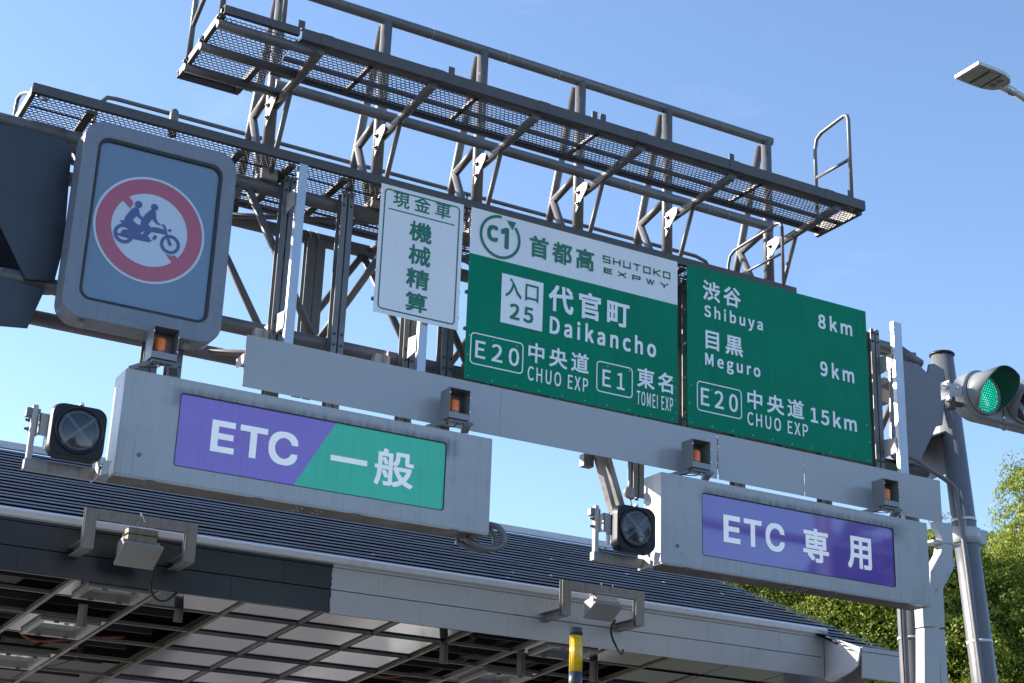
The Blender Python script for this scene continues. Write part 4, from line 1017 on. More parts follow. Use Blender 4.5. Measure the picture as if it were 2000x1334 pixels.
# ------------------------------------------------------------------ amber warning beacons in open boxes
def beacon(tl, br, y, label):
    a, b = PY(*tl, y), PY(*br, y)
    x0, x1, z1, z0 = a.x, b.x, a.z, b.z
    T = thing('warning_beacon', label, 'warning light', ((x0 + x1) / 2, y + .1, z0), 'amber warning beacons in open steel boxes')
    t = .006; dp = .21
    m = MB(); m.box((x0, y, z0), (x0 + t, y + dp, z1)); m.box((x1 - t, y, z0), (x1, y + dp, z1)); m.box((x0 + t, y, z1 - t), (x1 - t, y + dp, z1)); m.box((x0 + t, y, z0), (x1 - t, y + dp, z0 + t))
    m.box((x0 + t, y + dp - t, z0 + t), (x1 - t, y + dp, z1 - t)); m.box((x0 + t, y + .001, z0 + t), (x1 - t, y + t, z0 + .062))
    m.build('open_box', M['beacon_box'], T)
    cx, cy = x0 + (x1 - x0) * .40, y + .085
    zb = z0 + .075
    MB().lathe([(.055, 0), (.055, .02), (.05, .03), (.05, .035)], (cx, cy, zb - .02), n=24).build('beacon_base', M['beacon_base'], T)
    MB().lathe([(.056, 0), (.057, .004), (.057, .105), (.052, .122), (.034, .132), (.003, .134)], (cx, cy, zb + .012), n=24).build('amber_lens', M['orange_lens'], T)
    MB().box((x0 + .16, y + dp - .03, zb), (x0 + .18, y + dp - .012, z1 - .09)).build('inner_rail', M['galv'], T)
    m = MB(); m.box((x0 + .02, y + .02, z0 - .035), (x1 + .06, y + .075, z0 - .004)); m.beam((x1 - .02, y + .02, z0 - .04), (x1 + .03, y + .16, z0 - .07), .08, .045); m.beam((x0 - .1, y + .30, z0 - .06), (x0 + .05, y + .12, z0 - .015), .05, .05)
    m.build('mounting_arm', M['post'], T, bevel=.004)
    b2 = MB()
    for xx, zz in ((x0 + .003, z1 - .06), (x1 - .004, z1 - .08), (x1 - .004, z0 + .09)): b2.lathe([(.008, 0), (.008, -.008)], (xx, y + .0, zz), 'y', 8)
    b2.build('screw', M['bolt_light'], T)
    MB().cable([(cx + .02, y + .06, z0 - .01), (cx + .015, y + .04, z0 - .05), (cx - .03, y + .03, z0 - .085), (cx - .1, y + .06, z0 - .09), (cx - .16, y + .14, z0 - .07)], .006, 8).build('cable', M['cable'], T)
beacon((302, 634), (345, 706), 13.75, 'amber beacon in an open box under the motorcycle sign')
beacon((879.6, 754.8), (917, 822), 13.86, 'amber beacon in an open box above the purple and green light box')
beacon((1352.5, 855.7), (1388.5, 918), 13.86, 'amber beacon in an open box above the left end of the all purple light box')
beacon((1725.7, 933.5), (1757.6, 991), 13.86, 'amber beacon in an open box above the right end of the all purple light box')

# ------------------------------------------------------------------ pale duct frame beside the right leg
T = thing('cable_duct', 'pale grey folded steel duct rising beside the dark gantry leg', 'duct', (13.5, 14.0, 0))
y = 14.0
seg = [((1806, 1500), (1838, 1500), (1835, 1226), (1805, 1226)), ((1804, 1224), (1834, 1224), (1831, 1155), (1801, 1172)), ((1817, 1165), (1830, 1150), (1862, 1102), (1860, 1062), (1842, 1060), (1838, 1080), (1817, 1118))]
for s in seg:
    MB().prism([PY(u, v, y) for u, v in s], (0, .14, 0)).build('duct_section', M['duct'], T, bevel=.004)
a = PY(1838, 1500, y)
MB().prism([PY(u, v, y + .05) for u, v in ((1834, 1224), (1846, 1225), (1842, 1150), (1866, 1105), (1864, 1090), (1830, 1150))], (0, .12, 0)).build('duct_section', M['duct'], T, bevel=.004)
MB().box((PY(1836, 1225, y).x, y + .03, .2), (PY(1836, 1225, y).x + .11, y + .14, PY(1836, 1228, y).z)).build('duct_section', M['duct'], T, bevel=.004)
MB().box((PY(1806, 1225, y).x, y + .0, .2), (PY(1833, 1225, y).x, y + .14, PY(1806, 1400, y).z)).build('duct_section', M['duct'], T, bevel=.004)
MB().prism([PY(u, v, 14.05) for u, v in ((1838, 1020), (1860, 1022), (1862, 1062), (1842, 1056), (1826, 1018))], (0, .1, 0)).build('duct_section', M['duct'], T, bevel=.004)
p0 = PY(1824, 1058, 14.0); MB().prism([p0, p0 + Vector((0, 0, .035)), p0 + Vector((.44, .0, .035)), p0 + Vector((.44, 0, 0))], (0, .2, 0)).build('bracket_shelf', M['duct'], T, bevel=.004)

# ------------------------------------------------------------------ TRAFFIC LIGHT (near, right edge)
def traffic_light():
    ly, lz, lx = 8.9, 5.78, 9.27
    T = thing('traffic_light', 'grey horizontal traffic light showing green at the right edge', 'traffic light', (lx + .45, ly + .15, lz))
    R_ = .205
    # body: stadium extruded in depth
    def stadium(x0, x1, r, n=14, dz=0):
        return [(x0 - r * math.sin(math.pi * i / n), lz + dz + r * math.cos(math.pi * i / n)) for i in range(n + 1)] + [(x1 + r * math.sin(math.pi * i / n), lz + dz - r * math.cos(math.pi * i / n)) for i in range(n + 1)]
    x2 = lx + .84
    loops = [(stadium(lx, x2, .188), ly), (stadium(lx, x2, R_), ly + .012), (stadium(lx, x2, R_), ly + .045), (stadium(lx, x2, .198), ly + .05), (stadium(lx, x2, .198), ly + .15), (stadium(lx, x2, .17), ly + .19)]
    N = len(loops[0][0]); m = MB(); vs = [(x, y_, z) for lp, y_ in loops for x, z in lp]
    fs = [(r * N + i, r * N + (i + 1) % N, (r + 1) * N + (i + 1) % N, (r + 1) * N + i) for r in range(len(loops) - 1) for i in range(N)]
    m.add(vs, fs, True); m.sheet([(x, loops[0][1], z) for x, z in loops[0][0]]); m.sheet([(x, loops[-1][1], z) for x, z in loops[-1][0]])
    body = m.build('housing', M['tl_grey'], T, bevel=.003)
    for k, xx in enumerate((lx, lx + .42, lx + .84)):
        lens_m = M['green_led'] if k == 0 else M['lens_dark']
        MB().lathe([(.178, 0), (.18, -.02), (.172, -.03), (.162, -.03), (.158, 0)], (xx, ly, lz), 'y', 40).build('lens_bezel', M['tl_grey'], T)
        MB().lathe([(.158, -.01), (.13, -.022), (.08, -.032), (.003, -.036)], (xx, ly, lz), 'y', 40).build('lens', lens_m, T, label='lit green lens' if k == 0 else None)
        md = MB()
        for i in range(-8, 9):
            for j in range(-8, 9):
                px, pz = (i + .5 * (j % 2)) * .023, j * .020
                r = math.hypot(px, pz)
                if r < .15: md.lathe([(.0042, 0), (.003, -.003)], (xx + px, ly - .037 + .026 * (r / .158) ** 2, lz + pz), 'y', 6, False)
        md.build('led_points', M['led_green_dot'] if k == 0 else M['post'], T, kind='stuff')
        # visor: tube cut back at the bottom
        n = 48; m = MB(); Lf = .27; vs = []; rr = .176
        for i in range(n + 1):
            t = RAD(-52) + RAD(284) * i / n
            c_, s_ = math.cos(t), math.sin(t)
            L = .035 + (Lf - .035) * max(0, min(1, ((s_ + .82) / 1.5))) ** .8
            for r3, dy in ((rr, 0), (rr + .004, -L), (rr - .001, -L), (rr - .006, 0)):
                vs.append((xx + r3 * c_, ly - .01 + dy, lz + r3 * s_ - .06 * (-dy)))
        fo, fi = [], []
        for i in range(n):
            a_ = i * 4; b_ = a_ + 4
            fo.append((a_, b_, b_ + 1, a_ + 1)); fo.append((a_ + 1, b_ + 1, b_ + 2, a_ + 2)); fi.append((a_ + 2, b_ + 2, b_ + 3, a_ + 3))
        m.add(vs, fo, True); vz = m.build('visor', M['tl_grey'], T)
        m = MB(); m.add([(v[0], v[1], v[2]) for v in vs], fi, True); m.build('visor_lining', M['tl_in'], vz)
    b2 = MB()
    for xx in (lx + .0, lx + .21, lx + .47, lx + .75): b2.lathe([(.012, 0), (.01, -.012)], (xx, ly, lz - .165), 'y', 8)
    b2.build('case_screw', M['bolt_light'], T)
    MB().cable([(lx + .2, ly + .03, lz - .2), (lx + .2, ly + .03, lz - .235), (lx + .235, ly + .03, lz - .255), (lx + .275, ly + .03, lz - .235), (lx + .28, ly + .03, lz - .2)], .006, 8).build('lifting_eye', M['tl_grey'], T)
    MB().box((lx + .208, ly - .006, lz - .19), (lx + .214, ly + .0, lz + .19)).build('module_joint', M['gasket'], T)
    # hinge bracket on the left end
    m = MB(); m.prism([(lx - .36, ly + .02, lz + .02), (lx - .36, ly + .02, lz - .09), (lx - .22, ly + .02, lz - .05), (lx - .19, ly + .02, lz + .03), (lx - .27, ly + .02, lz + .05)], (0, .012, 0)); m.box((lx - .365, ly + .0, lz - .1), (lx - .35, ly + .1, lz + .05))
    m.build('hinge_bracket', M['duct'], T, bevel=.002)
    m = MB(); m.lathe([(.03, 0), (.03, .03)], (lx - .40, ly + .02, lz + .0), 'x', 14); m.lathe([(.012, 0), (.012, .06)], (lx - .42, ly + .02, lz + .0), 'x', 10); m.lathe([(.02, 0), (.02, .03)], (lx - .37, ly + .02, lz - .1), 'x', 12); m.lathe([(.02, 0), (.014, -.01)], (lx - .26, ly + .02, lz + .01), 'y', 8)
    m.build('hinge_pin', M['bolt_light'], T, bevel=.003)
    m = MB(); m.box((lx - .33, ly + .04, lz - .17), (lx - .26, ly + .1, lz - .06)); m.box((lx - .26, ly + .05, lz - .13), (lx - .17, ly + .09, lz - .09)); m.build('hinge_block', M['bolt'], T, bevel=.008)
    # carrying arm leading off to the right, out of the picture
    MB().tube((x2 - .2, ly + .32, lz + .02), (x2 + 3.4, ly + .34, lz + .25), .05, 16).build('mast_arm', M['tl_grey'], T)
    MB().tube((x2 + 3.4, ly + .34, 6.6), (x2 + 3.4, ly + .34, 0), .11, 24).build('mast', M['tl_grey'], T)
    m = MB(); m.box((x2 - .15, ly + .17, lz - .03), (x2 - .05, ly + .33, lz + .08)); m.build('arm_clamp', M['tl_grey'], T, bevel=.01)
traffic_light()

# ------------------------------------------------------------------ STREET LAMP (top right)
def street_lamp():
    Cn = Vector((13.93, 12.93, 12.0)); Y0 = 12.93
    T = thing('street_lamp', 'flat grey street lamp head reaching in at the top right corner', 'street lamp', (16.3, Y0, 0))
    U, V, Wv = Vector((-.78, -.02, .0)), Vector((.03, .98, 0)), Vector((0, 0, 1))
    P = lambda a, b, c: Cn + U * a + V * b + Wv * c
    out = [(.46, .22), (.46, -.22), (.1, -.225), (-.15, -.215), (-.33, -.17), (-.42, -.1), (-.42, .1), (-.33, .17), (-.15, .215), (.1, .225)]
    m = MB(); m.prism([P(a, b, 0) for a, b in out], Wv * .05); m.build('head', M['lamp_al'], T, bevel=.008, seg=2)
    m = MB(); m.prism([P(a, b, .05) for a, b in ((.12, .13), (.12, -.13), (-.3, -.13), (-.36, -.07), (-.36, .07), (-.3, .13))], Wv * .045); m.build('driver_housing', M['lamp_al'], T, bevel=.02, seg=2)
    for a0 in (.28, .02):
        m = MB(); m.prism([P(a0 + da, db, -.0015) for da, db in ((.1, .17), (.1, -.17), (-.1, -.17), (-.1, .17))], Wv * -.006); m.build('light_panel', M['lamp_panel'], T)
        m = MB(); m.prism([P(a0 - .105 + da, db, -.001) for da, db in ((.008, .18), (.008, -.18), (-.012, -.18), (-.012, .18))], Wv * -.014); m.build('panel_rib', M['gasket'], T)
    m = MB()
    for b in (.06, -.06): m.prism([P(-.22 + da, b + db, -.0015) for da, db in ((.05, .04), (.05, -.04), (-.05, -.04), (-.05, .04))], Wv * -.004)
    m.build('vent', M['post'], T)
    MB().tube(P(-.36, 0, -.01), P(-.62, 0, -.03), .055, 18).build('spigot', M['lamp_al'], T)
    m = MB()
    for a0 in (-.5, -.56): m.tube(P(a0, .0, -.06), P(a0, 0, -.095), .012, 8)
    m.build('clamp_screw', M['bolt'], T)
    e = P(-.6, 0, -.03); MB().pipe([e, P(-.95, 0, -.08), P(-1.5, 0, -.25), P(-2.0, 0, -.5), Vector((e.x + 1.7, e.y + .05, e.z - 1.3)), Vector((e.x + 1.75, e.y + .05, 0))], .045, 16).build('pole', M['lamp_al'], T)
street_lamp()

# ------------------------------------------------------------------ TOLL CANOPY
T = thing('toll_canopy', 'toll plaza canopy with dark ribbed roof, grey fascia and partly opened ceiling', 'canopy', (9.0, 22.0, 0))
YFc = 18.3
xe = PY(1800, 1290, 17.2).x
CX0, CXR = -3.0, 15.47
ts = (7.65 - 5.86) / (22.2 - 18.3)
def roof_z(y): return 5.86 + ts * (y - YFc)
def on_roof(u, v):     # ray meets the roof plane
    d = ray(u, v); s = (5.86 - ts * YFc - 1.6) / (d.z - ts * d.y); return EYE + d * s
h1, h2 = on_roof(1412, 1133), on_roof(1755, 1276)
def hip_x(y): return h1.x + (h2.x - h1.x) * (y - h1.y) / (h2.y - h1.y)
def eave_dir(y):       # slats
    return
nsl = 23; pitch = (22.25 - 17.25) / 28
rs = random.Random(3)
for i in range(29):
    y0 = 17.28 + i * .187
    if y0 > 22.15: break
    x0 = CX0 if y0 > 18.25 else 15.32 + (18.3 - y0) * -.25
    x1 = hip_x(y0)
    z = roof_z(y0)
    d = .082; tt = .004
    # slat: flat tread with a folded front lip
    m = MB()
    step = 3.64; xs = x0 + rs.uniform(.3, step) if x0 < 10 else x0 + 99
    cuts = [x0]
    while xs < x1 - .4: cuts.append(xs); xs += step
    cuts.append(x1)
    for a_, b_ in zip(cuts, cuts[1:]):
        dz = rs.uniform(-.003, .003)
        m.hexa([(a_, y0, z - tt + dz), (b_ - .004, y0, z - tt + dz), (b_ - .004, y0 + d, z + ts * d - tt + dz), (a_, y0 + d, z + ts * d - tt + dz), (a_, y0, z + dz), (b_ - .004, y0, z + dz), (b_ - .004, y0 + d, z + ts * d + dz), (a_, y0 + d, z + ts * d + dz)])
    m.build('roof_slat', M['roof'], T)
m = MB(); m.prism([(CX0, 18.35, roof_z(18.35) - .06), (15.3, 18.35, roof_z(18.35) - .06), (15.4, 17.3, roof_z(17.3) - .06), (hip_x(17.3) - .03, 17.3, roof_z(17.3) - .06), (hip_x(22.2) - .03, 22.2, roof_z(22.2) - .06), (CX0, 22.2, roof_z(22.2) - .06)], (0, 0, -.02))
m.build('roof_deck', M['roof_under'], T)
# far slope, ridge and a far wall of the roof so it closes
m = MB(); m.prism([(CX0, 22.3, 7.6), (h1.x, 22.3, 7.6), (h1.x + 1.2, 28.5, 5.3), (CX0, 28.5, 5.3)], (0, 0, -.05)); m.build('roof_back', M['roof'], T)
m = MB(); m.prism([(h1.x, 22.3, 7.6), (xe - .05, 17.35, 5.25), (h1.x + 1.2, 28.5, 5.2)], (0, 0, -.05)); m.build('roof_side', M['roof'], T)
m = MB(); m.prism([(CX0, 22.14, 7.60), (CX0, 22.14, 7.70), (CX0, 22.36, 7.74), (CX0, 22.36, 7.64)], (h1.x - CX0, 0, 0)); m.build('ridge_flashing', M['gutter'], T)
# gutter trim
m = MB(); m.prism([(CX0, YFc - .02, 5.772), (CX0, YFc - .07, 5.785), (CX0, YFc - .09, 5.85), (CX0, YFc - .03, 5.885), (CX0, YFc + .05, 5.885), (CX0, YFc + .05, 5.772)], (CXR - CX0 + .03, 0, 0)); m.build('gutter', M['gutter'], T, bevel=.004)
# fascia panels
def fx(names, z0, z1, start, y=YFc):
    x = start
    while x > CX0: x -= 1.27
    while x < CXR:
        a_, b_ = max(x, CX0), min(x + 1.27, CXR)
        MB().box((a_ + .0006, y, z0), (b_ - .0006, y + .03, z1)).build('fascia_panel', M['fascia'], T, bevel=.002)
        x += 1.27
fx('l', 5.168, 5.452, 5.10); fx('u', 5.462, 5.735, 5.76)
MB().box((CX0, YFc - .012, 5.74), (CXR, YFc + .03, 5.771)).build('fascia_trim', M['fascia'], T, bevel=.002)
MB().box((CX0, YFc + .035, 5.17), (CXR, YFc + .05, 5.8)).build('fascia_back', M['roof_under'], T)
MB().box((CXR - .04, YFc - .006, 5.15), (CXR, YFc - .001, 5.77)).build('corner_trim', M['fascia'], T)
# forward bay at the right: return wall facing left, and its own fascia
q = [Vector((15.49, YFc, 5.79)), PY(1680, 1264, 17.2), PY(1674, 1300, 17.2), PY(1663, 1311, 17.25), PY(1625, 1332, 17.9), Vector((15.49, YFc, 5.12))]
m = MB(); m.prism(q, (.03, 0, 0)); m.build('return_panel', M['fascia'], T, bevel=.003)
qq = [q[0] + Vector((-.004, 0, -.08)), q[1] + Vector((-.004, 0, -.06)), q[1] + Vector((-.004, 0, -.065)), q[0] + Vector((-.004, 0, -.085))]
m = MB(); m.prism(qq, (-.003, 0, 0)); m.build('return_seam', M['gasket'], T)
xf = q[1].x
MB().box((xf + .03, 17.2, 5.02), (xe, 17.23, 5.38)).build('fascia_panel', M['fascia'], T, bevel=.003)
MB().box((xf + .03, 17.19, 5.385), (xe, 17.25, 5.45)).build('fascia_trim', M['fascia'], T, bevel=.003)
# soffit grid -----------------------------------------------------
SK = -.096; SL = -math.tan(RAD(6.97))
def sp(x, y, dz=0): return Vector((x + SK * (y - YFc), y, 5.17 + SL * (y - YFc) + dz))
colsX = [4.5 + 1.036 * k for k in range(-7, 11)]
rowsY = [YFc + .035, 18.985] + [18.985 + .848 * k for k in range(1, 9)]
def ci(k): return 4.5 + 1.036 * k
open_cols = {k for k in range(-7, 2)} | {5, 6, 7}
def soffit_panel(k, r):
    x0, x1 = ci(k) + .012, ci(k + 1) - .012; y0, y1 = rowsY[r] + .008, rowsY[r + 1] - .008
    dp = .036; e = .008
    m = MB()
    lo = [sp(x0, y0), sp(x1, y0), sp(x1, y1), sp(x0, y1)]
    hi = [sp(x0 + e, y0 + e, dp), sp(x1 - e, y0 + e, dp), sp(x1 - e, y1 - e, dp), sp(x0 + e, y1 - e, dp)]
    flange = [sp(x0 - .01, y0 - .006), sp(x1 + .01, y0 - .006), sp(x1 + .01, y1 + .006), sp(x0 - .01, y1 + .006)]
    m.add(lo + hi, [(0, 1, 5, 4), (1, 2, 6, 5), (2, 3, 7, 6), (3, 0, 4, 7), (4, 5, 6, 7)])
    m.add([p + Vector((0, 0, .004)) for p in hi] + [p + Vector((0, 0, .004)) for p in lo], [(0, 1, 2, 3), (0, 4, 5, 1), (1, 5, 6, 2), (2, 6, 7, 3), (3, 7, 4, 0)])
    o = m.build('soffit_panel', M['soffit'], T); o.data.materials.append(M['soffit_lip'])
    for p in o.data.polygons: p.material_index = 1 if abs(p.normal.x) > .6 else 0
def flat_panel(k, r):
    x0, x1 = ci(k) + .012, ci(k + 1) - .012; y0, y1 = rowsY[r] + .008, rowsY[r + 1] - .008
    m = MB(); m.prism([sp(x0, y0, .02), sp(x1, y0, .02), sp(x1, y1, .02), sp(x0, y1, .02)], (0, 0, .006)); m.build('soffit_panel', M['soffit'], T)
NR = len(rowsY) - 1
for k in range(-7, 11):
    for r in range(NR):
        if k in (2, 3, 4): soffit_panel(k, r)
        elif k >= 8: (flat_panel if r == 0 else soffit_panel)(k, r)
        elif r == 0 and k in (1, 7): flat_panel(k, r)
# grid bars
for k in range(-7, 11):
    if k in (3, 4) or k > 8: continue
    if k in (2,5,8): mm = 'grid_olive'
    else: mm = 'grid'
    a_, b_ = sp(ci(k), rowsY[0], .015), sp(ci(k), rowsY[-1], .015)
    MB().beam(a_, b_, .05, .03).build('ceiling_bar', M[mm], T)
    MB().beam(a_ + Vector((0, 0, .035)), b_ + Vector((0, 0, .035)), .012, .04).build('ceiling_bar', M['grid'], T)
for r in range(0, NR + 1):
    for (k0, k1) in ((-7, 2), (5, 8)):
        a_, b_ = sp(ci(k0), rowsY[r], .03), sp(ci(k1), rowsY[r], .03)
        MB().beam(a_, b_, .035, .045).build('ceiling_bar', M['grid'], T)
    if r:
        for (k0, k1) in ((-7, 2), (5, 8)):
            a_, b_ = sp(ci(k0), rowsY[r] - .42, .33), sp(ci(k1), rowsY[r] - .42, .33)
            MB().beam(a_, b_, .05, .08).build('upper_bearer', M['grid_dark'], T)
for k in range(-7, 9):
    if k in (3, 4): continue
    a_, b_ = sp(ci(k) + .42, rowsY[0], .40), sp(ci(k) + .42, rowsY[-1], .40)
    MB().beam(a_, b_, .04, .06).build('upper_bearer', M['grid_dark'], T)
# plant behind the open ceiling; near-black sheet and ducts carry the void's shade
m = MB(); m.prism([sp(-3, 18.35, .62), sp(15.2, 18.35, .62), sp(15.2, 26.5, 1.3), sp(-3, 26.5, 1.3)], (0, 0, .02)); m.build('void_shade_sheet', M['roof_under'], T)
for (x, yy) in ((3.3, 19.6), (4.0, 20.9), (5.0, 22.2), (10.9, 20.4)):
    a_, b_ = sp(x, yy, .42), sp(x + 1.0, yy, .42); MB().beam(a_, b_, .45, .22).build('air_duct', M['grid_dark'], T)
for (x, yy) in ((3.15, 18.7), (9.95, 18.75), (3.7, 20.3), (5.9, 21.9)):
    MB().box(sp(x, yy, .06), sp(x, yy, .6) + Vector((.07, .07, 0))).build('steel_stub', M['rust'], T)
for pts in ([(4.7, 21.0, .2), (5.1, 21.3, .1), (5.7, 21.15, .16), (6.2, 21.1, .22)], [(4.6, 21.5, .15), (5.0, 21.9, .06), (5.4, 21.6, .2)], [(9.6, 20.9, .15), (10.0, 21.1, .08), (10.5, 20.9, .15)]):
    MB().cable([sp(*p) for p in pts], .022, 10).build('orange_conduit', M['orange_duct'], T)
MB().cable([sp(5.1, 22.0, .2), sp(5.6, 22.2, .02), sp(6.1, 22.0, .2)], .006, 6).build('loose_wire', M['cable'], T)
# hanging vane plates
for (u, v, w) in ((162, 1180, .1), (350, 1172, .1), (866, 1256, .1), (1016, 1276, .1), (1158, 1293, .11)):
    d = ray(u, v); yb = rowsY[1]; p = PY(u, v, yb - .01)
    m = MB(); m.box((p.x - w / 2, yb - .02, p.z - .27), (p.x + w / 2, yb - .012, p.z)); m.box((p.x + w / 2 - .008, yb - .06, p.z - .27), (p.x + w / 2, yb - .021, p.z)); m.build('hanging_plate', M['grid'], T)
# columns
cxp = PY(1575, 1325, 20.6).x
for x in (cxp, cxp - 17):
    MB().tube((x, 20.6, 0), (x, 20.6, 5.6), .27, 32).build('column', M['concrete'], T)
    MB().tube((x, 20.6, 0.05), (x, 20.6, 1.4), .285, 32).build('column_guard', M['red_tape'], T)

def ceiling_light(k, r, label):
    x0, x1 = ci(k) + .03, ci(k + 1) - .03; y0, y1 = rowsY[r] + .02, rowsY[r + 1] - .02
    L = thing('ceiling_light', label, 'ceiling light', sp((x0 + x1) / 2, (y0 + y1) / 2, .0), 'square recessed ceiling lights of the toll canopy')
    xa, xb = x0 + .17, x1 - .06; ya, yb = y0 + .05, y1 - .04
    m = MB()
    def fr(xA, xB, yA, yB, xa_, xb_, ya_, yb_, z0, z1):
        o_ = [(xA, yA), (xB, yA), (xB, yB), (xA, yB)]; i_ = [(xa_, ya_), (xb_, ya_), (xb_, yb_), (xa_, yb_)]
        vs = [sp(x, y, z0) for x, y in o_] + [sp(x, y, z1) for x, y in i_]
        m.add(vs, [(i, (i + 1) % 4, 4 + (i + 1) % 4, 4 + i) for i in range(4)])
    fr(x0, x1, y0, y1, xa, xb, ya, yb, .012, .012); m.build('mounting_sheet', M['soffit'], L)
    m = MB(); fr(xa, xb, ya, yb, xa, xb, ya, yb, .012, -.03); fr(xa, xb, ya, yb, xa + .07, xb - .07, ya + .05, yb - .05, -.03, -.03); fr(xa + .07, xb - .07, ya + .05, yb - .05, xa + .10, xb - .10, ya + .1, yb - .1, -.03, .05)
    m.build('frame', M['light_frame'], L)
    m = MB(); m.sheet([sp(xa + .10, ya + .1, .05), sp(xb - .10, ya + .1, .05), sp(xb - .10, yb - .1, .05), sp(xa + .10, yb - .1, .05)]); m.build('glass', M['light_glass'], L)
    for xx in (xa + .2, xb - .2):
        for yy in (ya + .01, yb - .08):
            c_ = sp(xx, yy, -.04); m = MB(); m.box(c_ - Vector((.03, .01, .01)), c_ + Vector((.03, .01, .01))); m.build('hinge', M['bolt'], L)
ceiling_light(0, 0, 'square ceiling light directly behind the dark fascia, nearest on the left')
ceiling_light(0, 2, 'square ceiling light in the second opened bay on the left')
ceiling_light(0, 4, 'square ceiling light at the bottom left corner of the picture')
ceiling_light(6, 0, 'square ceiling light directly behind the grey fascia beside the yellow post')
ceiling_light(6, 2, 'square ceiling light left of the yellow post with a yellow glint')

for i, (x, lab) in enumerate(((2.25, 'left toll booth mirrored in the glossy ceiling'), (7.85, 'middle toll booth mirrored in the glossy ceiling'), (14.25, 'right toll booth mirrored in the glossy ceiling'))):
    B = thing('toll_booth', lab, 'booth', (x, 27.5, .18), 'toll booths on the islands')
    MB().box((x - .55, 26.2, .18), (x + .55, 28.8, 1.15)).build('wall', M['fascia'], B, bevel=.02)
    MB().box((x - .5, 26.25, 1.151), (x + .5, 28.75, 2.2)).build('window', M['light_glass'], B)
    for dx in (-.53, .5):
        for yy in (26.22, 27.4, 28.74): MB().box((x + dx, yy, 1.151), (x + dx + .04, yy + .05, 2.2)).build('frame', M['post'], B)
    MB().box((x - .75, 26.0, 2.201), (x + .75, 29.0, 2.35)).build('roof', M['case_under'], B, bevel=.02)

# ------------------------------------------------------------------ toll antennas on steel frames in front of the fascia
def antenna(x0, x1, label, fc, tilt_back=.30, tilt_drop=.2, xw=.46, rusty=True):
    y = 17.72
    L = thing('toll_antenna', label, 'antenna', ((x0 + x1) / 2, y, 5.4), 'white toll antennas on steel frames')
    z0, z1 = 5.42, 5.885
    m = MB()
    def upright(xa):
        m.box((xa, y, z0), (xa + .135, y + .008, z1)); m.box((xa, y + .008, z0), (xa + .135, y + .015, z0 + .008)); m.box((xa + .06, y + .009, z0), (xa + .068, y + .07, z1)); m.box((xa, y + .071, z0), (xa + .135, y + .079, z1))
    upright(x0); upright(x1 - .135)
    m.box((x0 + .135, y, z1 - .125), (x1 - .135, y + .008, z1)); m.box((x0 + .135, y + .008, z1 - .008), (x1 - .135, y + .07, z1)); m.box((x0 + .135, y + .008, z1 - .125), (x1 - .135, y + .07, z1 - .117))
    m.build('steel_frame', M['galv_dull'], L, bevel=.002)
    for xa in (x0, x1 - .135):
        m = MB(); m.box((xa, y + .081, z0), (xa + .135, YFc - .001, z0 + .008)); m.box((xa + .06, y + .081, z0 + .009), (xa + .068, YFc - .001, z0 + .09)); m.box((xa, y + .081, z0 + .092), (xa + .135, YFc - .001, z0 + .1))
        m.build('bracket_arm', M['galv_dull'], L)
    # antenna box, tilted
    tl, tr, br, bl = fc
    A = PY(*tl, 17.62); B = A + Vector((xw, 0, -.0)); D = Vector((0, tilt_back, -tilt_drop)); nrm = Vector((0, -tilt_drop, -tilt_back)).normalized()
    def slab(inset, d0, d1, grow=0):
        X_ = Vector((1, 0, 0)); Dn = D.normalized()
        a_ = A + X_ * inset + Dn * inset; b_ = B - X_ * inset + Dn * inset; c_ = B + D - X_ * inset - Dn * inset; e_ = A + D + X_ * inset - Dn * inset
        return MB().hexa([p - nrm * d0 for p in (a_, b_, c_, e_)] + [p - nrm * d1 for p in (a_, b_, c_, e_)])
    slab(0, 0, .045).build('radome', M['white_box'], L, bevel=.018, seg=3)
    slab(.03, .047, .11).build('housing_back', M['white_box'], L, bevel=.006)
    lab = MB(); c_ = A + Vector((xw * .4, 0, 0)) - nrm * .022 + Vector((0, -.002, 0)); lab.prism([c_, c_ + Vector((xw * .32, 0, 0)), c_ + Vector((xw * .32, 0, .016)), c_ + Vector((0, 0, .016))], (0, -.002, 0)); 
    # rusty hanger block
    hx = A.x + xw * .12; hy = 17.7
    m = MB(); m.box((hx, hy - .02, A.z + .05), (hx + xw * .72, hy + .15, A.z + .13)); m.box((hx - .02, hy - .03, A.z + .135), (hx + xw * .76, hy + .16, A.z + .142)); m.box((hx, hy - .02, A.z + .146), (hx + xw * .74, hy + .14, A.z + (.21 if rusty else .16)))
    m.build('hanger_block', M['rusty'] if rusty else M['bracket'], L, bevel=.003)
    m = MB(); m.prism([(hx - .05, hy - .02, A.z + .1), (hx - .05, hy - .02, A.z - .02), (hx - .05, hy + .2, A.z - .12), (hx - .05, hy + .2, A.z + .06)], (.01, 0, 0)); m.build('side_plate', M['white_box'], L)
    b2 = MB(); b2.tube((hx + .1, hy + .02, A.z + .15), (hx + .1, hy + .02, A.z + .3), .007, 8); b2.tube((hx + xw * .6, hy + .02, A.z + .15), (hx + xw * .62, hy + .02, A.z + .3), .007, 8); b2.build('hanger_rod', M['galv'], L)
    return L, A
L, A = antenna(4.385, 5.70, 'white toll antenna on a steel frame against the dark fascia', ((241.7, 1060.7), (316.7, 1069.7), (292.7, 1116), (220, 1105.7)), .33, .2, .47)
MB().cable([PY(303, 1107, 17.75), PY(298, 1130, 17.8), PY(294, 1150, 17.85), PY(303, 1168, 17.95), PY(318, 1175, 18.05), PY(332, 1169, 18.15), PY(345, 1158, 18.3)], .015, 8).build('cable', M['cable'], L)
m = MB()
for i in range(7):
    p = PY(276 + i * 1.0, 1003 + i * 2.6, 17.69); m.tube(p + Vector((-.01, 0, .005)), p + Vector((.012, 0, -.006)), .006, 6)
m.build('cable_tie', M['white_tape'], L)
